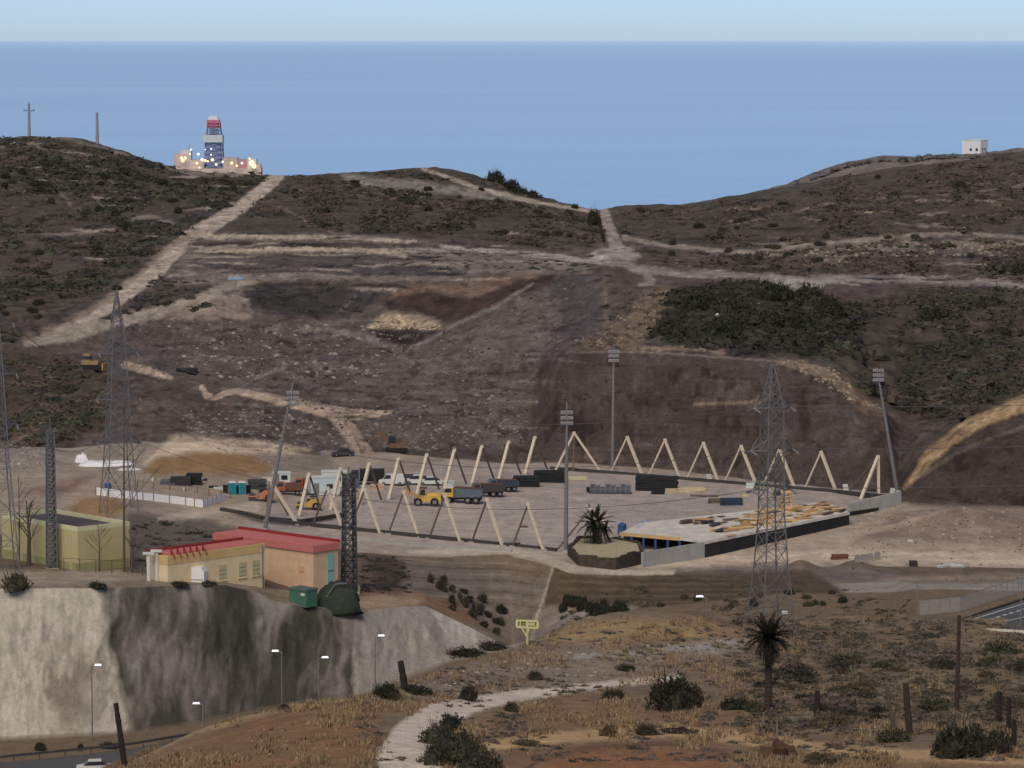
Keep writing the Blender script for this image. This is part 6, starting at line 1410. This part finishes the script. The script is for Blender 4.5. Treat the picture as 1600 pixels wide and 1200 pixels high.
stack(1152, 783, .9, .7, .5, .1, white, 'small white box behind the navy crates', 1 + 1)
stack(1108, 749, .9, .8, 1.0, 0, white, 'white cabinet before the cut behind the second far A-frame gap', 2)
stack(1172, 762, 1.5, 1.0, .9, 0, offwhite, 'white cabinet on a slab left of the tall pylon', 2)
stack(1321, 765, .9, .8, 1.0, 0, white, 'white cabinet between the last A-frame and the corner frame', 2)
stack(1394, 768, .8, .8, 1.0, 0, white, 'white cabinet at the grey end wall', 2)
stack(893, 856, 1.6, .9, .4, .2, darksteel, 'dark pallet by the foot of the near floodlight mast', 2)
stack(800, 853, 2.8, .8, .5, .1, darksteel, 'dark pipe bundle on the kerb by the last near A-frame', 2)
stack(818, 824, 1.4, .6, .3, .1, brownleg, 'small brown board lying on the bare pitch', 2)
stack(282, 758, 3.6, 2.0, 1.5, .1, mat('dark_scrap', A(52, 52, 56), .8, 0, .3, 2), 'dark scrap bundle behind the white hoarding', 4)
stack(303, 757, 2.6, 1.6, 2.0, -.1, black, 'tall black crate stack behind the white hoarding', 3)
stack(262, 757, 2.6, 1.6, .9, .1, bluegrey, 'blue grey bundle at the left of the dark scrap', 2)
stack(342, 764, 1.9, .8, .35, .1, white, 'white board lying left of the teal toilets', 2)
stack(292, 582, 4.4, 1.4, .9, -.03, black, 'black pipe pile on the spoil slope', 3, 'F', 'C3', part='pipe')
stack(516, 712, 3.8, 1.6, .9, .15, mat('grey_board', A(136, 126, 120), .9, 0, .2, 2), 'grey board pile beside the haul track', 4, 'K', 'C2', part='board')
for i, (px, py) in enumerate(((1340, 878), (1350, 877), (1360, 876), (1371, 874))):
    g = G(px, py, 'T', 'F'); o = MB().box((0, 0, -.05), (.95, .9, 1.1), taper=.86).box((.05, 0, 1.052), (.6, .6, .12), taper=.6).build('bulk_bag', mat('grey_bulk_bag', A(122, 117, 114), .9, 0, .2, 2)); o.location = g; tag(o, 'grey bulk bag in the row on the dirt lot', 'bulk bag', 'bulk bags on the dirt lot')
stack(1312, 874, 2.6, 1.0, .8, .15, rust, 'rusty brown crate beside the grey bulk bags', 2)
stack(1427, 895, 1.1, 1.0, .9, .2, mat('dark_purple_crate', A(66, 52, 56), .9, 0, .2, 2), 'dark crate alone on the dirt lot', 2)
stack(1478, 910, 3.6, .6, .35, .7, white, 'white slab lying aslant on the dirt lot', 2, part='slab')
stack(1496, 904, 2.0, .9, .4, -.2, offwhite, 'white broken slab beside the aslant one', 2, part='slab')
stack(1422, 846, .9, .6, .3, 0, white, 'small white block on the brown heap', 2)
stack(1392, 852, 1.4, .7, .4, .1, stoneg, 'grey stone slab above the bulk bags', 2)
for px, py, lab in ((541, 923, 'hi-vis yellow marker left of the dark lattice mast foot'), (560, 925, 'hi-vis yellow marker right of the dark lattice mast foot')):
    g = G(px, py, 'W', 'K'); r = thing('marker_block', lab, 'marker', g); MB().box((0, 0, 0), (.5, .4, .7)).build('body', hivis, r); MB().box((0, 0, .705), (.35, .3, .3), taper=.7).build('top', hivis, r)
g = G(555, 918, 'W', 'K'); r = thing('white_post', 'white post standing beside the dark lattice mast', 'post', g); MB().cyl((0, 0, -.2), (0, 0, 2.7), .16, .14, 8).build('shaft', offwhite, r); MB().cyl((0, 0, 2.7), (0, 0, 3.0), .22, .2, 8).build('cap', white, r)
# white dot in thicket
g = G(1121, 500, 'C1', 'C4'); r = thing('white_tank', 'small white tank in the dark thicket', 'tank', g); MB().cyl((0, 0, 0), (0, 0, 1.2), .5, .5, 10).build('body', white, r); MB().cyl((0, 0, 1.2), (0, 0, 1.4), .3, .2, 10).build('lid', white, r)

for i in range(30):
    px, py = (random.uniform(395, 560), random.uniform(752, 782)) if i < 16 else ((random.uniform(240, 345), random.uniform(750, 766)) if i < 24 else (random.uniform(1085, 1240), random.uniform(768, 792)))
    g = G(px, py, 'K', 'F'); mm = random.choice((darksteel, brownleg, plank, rust, bluegrey, black, offwhite))
    o = MB().box((0, 0, -.03), (random.uniform(.5, 2.2), random.uniform(.3, .9), random.uniform(.15, .6)), taper=random.uniform(.7, 1)).build('site_debris', mm); o.location = g; o.rotation_euler = (0, 0, random.random() * 3)
    tag(o, 'loose offcut lying among the parked site machines' if i < 16 else ('loose scrap lying behind the white hoarding' if i < 24 else 'loose offcut lying between the navy crates and the deck'), 'debris', 'loose offcuts among machines' if i < 16 else ('scrap behind the hoarding' if i < 24 else 'offcuts near the deck'))

stack(402, 764, 3.2, 2.0, 1.7, .1, mat('dark_grey_crate', A(66, 64, 66), .8, 0, .2, 2), 'dark grey crate stack between the toilets and the orange trucks', 3)
stack(428, 756, 4.0, 1.6, 1.2, .12, mat('pale_sheet_pile', A(168, 166, 158), .8, 0, .15, 2), 'pale sheet pile behind the orange trucks', 3)
stack(548, 763, 3.0, 1.4, 1.6, .05, bluegrey, 'blue grey crate stack left of the black covered truck', 3)
stack(590, 764, 2.4, 1.2, .9, .1, mat('pinkish_board', A(176, 146, 124), .9, 0, .15, 2), 'pinkish board stack before the black covered truck', 3)
stack(690, 757, 4.4, 1.2, .7, .1, offwhite, 'white pipe bundle behind the yellow machines', 3)
stack(640, 752, 3.0, 1.2, 1.3, .1, darksteel, 'dark crate stack behind the white van', 3)
# ================================================================ VEHICLES AND MACHINES
def wheel(r, x, y, rad, w_=.35):
    o = MB().cyl((x, y - w_ / 2, rad), (x, y + w_ / 2, rad), rad, rad, 14).build('wheel', rubber, r)
    MB().cyl((x, y - w_ / 2 - .02, rad), (x, y + w_ / 2 + .02, rad), rad * .5, rad * .5, 10).build('rim', palesteel, o); return o
def dumper(px, py, ang, label, cabm, bedm, k=1.0):
    g = G(px, py, 'K', 'F'); r = thing('dump_truck', label, 'dump truck', g, ang, 'dump trucks parked in a row'); r.scale = (k, k, k)
    MB().box((0, 0, .7), (6.4, 1.0, .35)).build('chassis', darksteel, r)
    MB().side([(-3.3, 1.05), (-1.6, 1.05), (-1.6, 2.7), (-2.9, 2.7), (-3.3, 1.9)], -1.1, 1.1).build('cab', cabm, r)
    MB().side([(-3.24, 1.95), (-2.9, 2.62), (-1.9, 2.62), (-1.9, 1.95)], -1.13, 1.13).build('window', glassm, r)
    MB().box((-2.3, 0, 2.705), (1.4, 2.0, .14)).build('cab_roof', white if cabm is yellow else cabm, r)
    MB().side([(-1.4, 1.1), (2.9, 1.1), (3.5, 1.5), (3.3, 2.5), (-1.4, 2.7)], -1.2, 1.2).build('bed', bedm, r)
    MB().side([(-1.3, 2.72), (3.1, 2.54), (3.1, 2.6), (-1.3, 2.78)], -1.0, 1.0).build('load', rust, r)
    for x in (-2.4, .9, 2.3):
        for y in (-1.05, 1.05): wheel(r, x, y, .62)
    for y in (-1, 1): MB().box((-2.4, y * 1.05, 1.2), (1.5, .42, .12)).build('mudguard', cabm, r)
dumper(724, 786, -.12, 'yellow cabbed dump truck with blue grey bed behind the loader', yellow, bluegrey)
dumper(762, 776, .25, 'dark dusty dump truck in the middle of the row', brownleg, mat('dark_bed', A(62, 60, 60), .8, 0, .2, 2), .85)
dumper(786, 768, .3, 'blue grey dump truck next to the black stacks', bluegrey, mat('navy_bed', A(56, 62, 72), .8, 0, .2, 2), .8)
def loader():
    g = G(665, 790, 'K', 'F'); r = thing('wheel_loader', 'yellow wheel loader parked on the pitch edge', 'wheel loader', g, .05)
    MB().box((1.2, 0, .8), (3.0, 1.9, 1.0), taper=.9).build('engine_cover', yellow, r)
    MB().blob((1.3, 0, 1.75), (1.6, .95, .5), 3, 12, 6, .03).build('hood', yellow, r, True)
    MB().box((-.9, 0, .75), (1.8, 1.5, .7)).build('front_frame', yellow, r)
    MB().side([(-1.0, 1.45), (.1, 1.45), (.1, 3.0), (-.8, 3.0)], -.75, .75).build('cab', dullyellow, r)
    MB().side([(-1.02, 1.9), (-.1, 1.9), (-.1, 2.85), (-.84, 2.85)], -.78, .78).build('window', glassm, r)
    MB().box((-.35, 0, 3.005), (1.3, 1.6, .12)).build('cab_roof', darksteel, r)
    for y in (-.6, .6): MB().beam((-.9, y, 1.5), (-2.9, y, 2.3), .2, .32).build('lift_arm', dullyellow, r)
    MB().side([(-2.7, 1.9), (-3.7, 1.8), (-3.8, 2.0), (-3.3, 3.1), (-2.9, 2.8)], -1.3, 1.3).build('bucket', dullyellow, r)
    for x in (-1.3, 1.5):
        for y in (-1, 1): wheel(r, x, y, .72, .5)
    MB().box((2.75, 0, .8), (.25, 1.9, .9)).build('counterweight', black, r)
loader()
def grader():
    g = G(704, 782, 'K', 'F'); r = thing('backhoe_loader', 'yellow machine with white cab roof between loader and dump truck', 'backhoe loader', g + Vector((0, .6, 0)), 1.2)
    MB().box((0, 0, .7), (2.6, 1.2, .8)).build('body', yellow, r); MB().box((-.2, 0, 1.5), (1.2, 1.1, 1.1)).build('cab', glassm, r); MB().box((-.2, 0, 2.603), (1.4, 1.3, .15)).build('cab_roof', white, r)
    MB().beam((1.2, 0, 1.2), (2.2, 0, 2.4), .2, .25).build('boom', yellow, r); MB().beam((2.2, 0, 2.4), (2.5, 0, 1.0), .16, .2).build('stick', yellow, r)
    for x in (-.9, .9):
        for y in (-.65, .65): wheel(r, x, y, .5, .3)
grader()
def roller(px, py, ang, label, bodym, k=1.0):
    g = G(px, py, 'K', 'F'); r = thing('road_roller', label, 'road roller', g, ang); r.scale = (k, k, k)
    MB().cyl((-1.35, -.85, .6), (-1.35, .85, .6), .6, .6, 18).build('drum', darksteel, r)
    MB().side([(-2.05, .75), (-.5, .75), (-.5, .95), (-2.05, .95)], -.95, .95).build('drum_frame', bodym, r)
    MB().side([(-.4, .5), (2.0, .5), (2.1, 1.2), (1.6, 1.7), (.6, 1.75), (-.3, 1.2)], -.75, .75).build('hood', bodym, r)
    MB().box((.1, 0, 1.2), (.6, .6, .5)).build('seat', black, r)
    for x in (-.35, .75):
        for y in (-.7, .7): MB().box((x, y, 1.1), (.08, .08, 1.3)).build('canopy_post', darksteel, r)
    MB().box((.2, 0, 2.403), (1.5, 1.6, .1)).build('canopy', black, r)
    for y in (-.7, .7): wheel(r, 1.2, y, .6, .4)
roller(482, 796, .05, 'small yellow road roller beside the leaning corner frame', yellow, 1.05)
roller(408, 783, .1, 'orange road roller near the teal toilets', mat('faded_orange', A(170, 112, 78), .7, 0, .15, 2), 1.1)
def truck(px, py, ang, label, cabm, bodym, k=1.0, L=5.6, H=2.6, name='truck', cat='truck'):
    g = G(px, py, 'K', 'C1'); r = thing(name, label, cat, g, ang); r.scale = (k, k, k)
    MB().box((0, 0, .6), (L, 1.0, .3)).build('chassis', darksteel, r)
    x0 = -L / 2
    MB().side([(x0, .8), (x0 + 1.6, .8), (x0 + 1.6, 2.5), (x0 + .4, 2.5), (x0, 1.7)], -1.05, 1.05).build('cab', cabm, r)
    MB().side([(x0 + .05, 1.75), (x0 + .42, 2.42), (x0 + 1.3, 2.42), (x0 + 1.3, 1.75)], -1.08, 1.08).build('window', glassm, r)
    MB().box((x0 + 1.75 + (L - 1.8) / 2, 0, .95), (L - 1.8, 2.1, H - .9)).build('cargo_box', bodym, r)
    for x in (x0 + .9, L / 2 - 1.0):
        for y in (-.95, .95): wheel(r, x, y, .48, .3)
truck(452, 773, .1, 'orange red truck with dark load beside the corner frame', orange, rust, .9, 5, 2.2)
truck(478, 768, .15, 'orange truck parked against the pale site container', orange, mat('dark_red_load', A(112, 66, 52), .8, 0, .2, 2), .9, 4.6, 2.4)
truck(574, 757, .05, 'black covered truck behind the dark lattice mast', mat('dark_cab', A(58, 58, 64), .7, 0, .2, 2), black, 1.0, 6.2, 2.7)
def van(px, py, ang, label, m_, k=1.0, name='van', cat='van', lo='K', hi='C1', group=None):
    g = G(px, py, lo, hi); r = thing(name, label, cat, g, ang, group); r.scale = (k, k, k)
    MB().side([(-2.4, .35), (2.3, .35), (2.4, 1.9), (2.2, 2.1), (-1.0, 2.1), (-1.7, 1.25), (-2.4, 1.05)], -.9, .9).build('body', m_, r)
    MB().side([(-1.62, 1.3), (-1.02, 2.0), (-.2, 2.0), (-.2, 1.3)], -.92, .92).build('window', glassm, r)
    for x in (-1.5, 1.5):
        for y in (-.82, .82): wheel(r, x, y, .34, .22)
    for y in (-.6, .6): MB().box((-2.42, y, .75), (.06, .35, .18)).build('headlight', offwhite, r)
van(612, 758, .05, 'white van parked right of the black covered truck', white, .95)
def car(px, py, ang, label, m_, lo='K', hi='C1', k=1.0, g=None):
    g = g or G(px, py, lo, hi); r = thing('parked_car', label, 'car', g, ang); r.scale = (k, k, k)
    MB().side([(-2.1, .3), (2.1, .3), (2.15, .85), (1.2, .95), (-1.2, .92), (-2.1, .75)], -.85, .85).build('body', m_, r)
    MB().side([(-1.2, .92), (-.6, 1.42), (1.0, 1.45), (1.75, .93)], -.74, .74).build('window', glassm, r)
    MB().side([(-.62, 1.43), (1.02, 1.46), (.98, 1.52), (-.55, 1.5)], -.76, .76).build('roof', m_, r)
    for x in (-1.3, 1.3):
        for y in (-.78, .78): wheel(r, x, y, .32, .22)
car(652, 757, .05, 'white car behind the row of slanting frames', white, k=1.15)
car(672, 758, .05, 'pale grey car next to the white car behind the frames', offwhite, k=1.0)
car(536, 713, .1, 'white roofed dark car by the haul track', mat('dark_car_paint', A(56, 54, 56), .5, 0, .1, 2))
MBq = PZ(146, 1206, 88.75); car(0, 0, .12, 'white car on the road below the pale concrete slope', white, g=MBq)
def site_cabin(px, py, L, W_, H, ang, m_, label, roofm=offwhite):
    g = G(px, py, 'K', 'C1'); r = thing('site_cabin', label, 'site cabin', g, ang)
    MB().box((0, 0, .1), (L, W_, H)).build('shell', m_, r); MB().box((0, 0, H + .103), (L + .15, W_ + .15, .15)).build('roof', roofm, r)
    MB().box((-L * .3, -W_ / 2 - .02, .2), (.9, .06, 2.0)).build('door', palesteel, r); MB().box((L * .15, -W_ / 2 - .02, 1.2), (1.1, .06, .8)).build('window', glassm, r)
    for x in (-L / 2 + .2, L / 2 - .2): MB().box((x, 0, -.1), (.25, W_, .198)).build('skid', darksteel, r)
site_cabin(506, 773, 5.2, 2.4, 3.0, .28, mat('pale_blue_panel', A(182, 196, 200), .7, 0, .08, 1.5), 'pale blue grey site cabin behind the yellow roller')
site_cabin(522, 761, 4.4, 2.4, 2.7, .05, mat('cream_panel', A(206, 208, 190), .7, 0, .08, 1.5), 'cream site cabin behind the pale blue one')
site_cabin(440, 759, 3.0, 2.2, 2.2, .1, offwhite, 'small white site cabin behind the orange trucks')
def excavator(px, py, ang, label, bodym, k=1.0, lo='K', hi='C3'):
    g = G(px, py, lo, hi); r = thing('excavator', label, 'excavator', g, ang); r.scale = (k, k, k)
    for y in (-.9, .9): MB().side([(-1.7, 0), (1.7, 0), (2.0, .4), (1.7, .8), (-1.7, .8), (-2.0, .4)], y - .28, y + .28).build('track', rubber, r)
    MB().box((.4, 0, .85), (3.0, 2.3, .9)).build('house', bodym, r); MB().box((1.6, 0, 1.752), (1.0, 2.2, .5)).build('counterweight', bodym, r)
    MB().box((-.7, -.65, 1.755), (1.3, .9, 1.3)).build('cab', glassm, r); MB().box((-.7, -.65, 3.06), (1.4, 1.0, .1)).build('cab_roof', darksteel, r)
    MB().beam((-1.0, .2, 1.5), (-2.9, .2, 4.0), .3, .5).build('boom', bodym, r); MB().beam((-2.9, .2, 4.0), (-4.6, .2, 2.2), .24, .36).build('stick', bodym, r)
    MB().side([(-4.9, 1.2), (-4.1, 1.0), (-4.2, 2.0), (-4.7, 2.2)], -.35, .75).build('bucket', darksteel, r)
excavator(618, 706, .05, 'dark orange excavator working at the slope foot', mat('excavator_dull', A(104, 78, 66), .7, 0, .2, 2), 1.0)
def dozer():
    g = G(143, 577, 'F', 'C3'); r = thing('bulldozer', 'dull yellow bulldozer on the spoil bench below the track', 'bulldozer', g, -.15)
    for y in (-1.0, 1.0): MB().side([(-2.0, 0), (2.0, 0), (2.4, .5), (1.9, 1.0), (-1.9, 1.0), (-2.4, .5)], y - .3, y + .3).build('track', rubber, r)
    m2 = mat('dozer_yellow', A(140, 112, 76), .7, 0, .2, 2)
    MB().box((-.2, 0, .9), (3.6, 1.5, .9)).build('hood', m2, r); MB().box((-.9, 0, 1.8), (1.6, 1.5, 1.4)).build('cab', m2, r); MB().box((-.9, 0, 2.1), (1.65, 1.55, .7)).build('window', glassm, r)
    MB().side([(2.6, .1), (2.85, .1), (2.95, 1.3), (2.65, 1.3)], -1.7, 1.7).build('blade', dullyellow, r); MB().beam((1.0, 0, .8), (2.7, 0, .6), .2).build('push_arm', m2, r)
dozer()
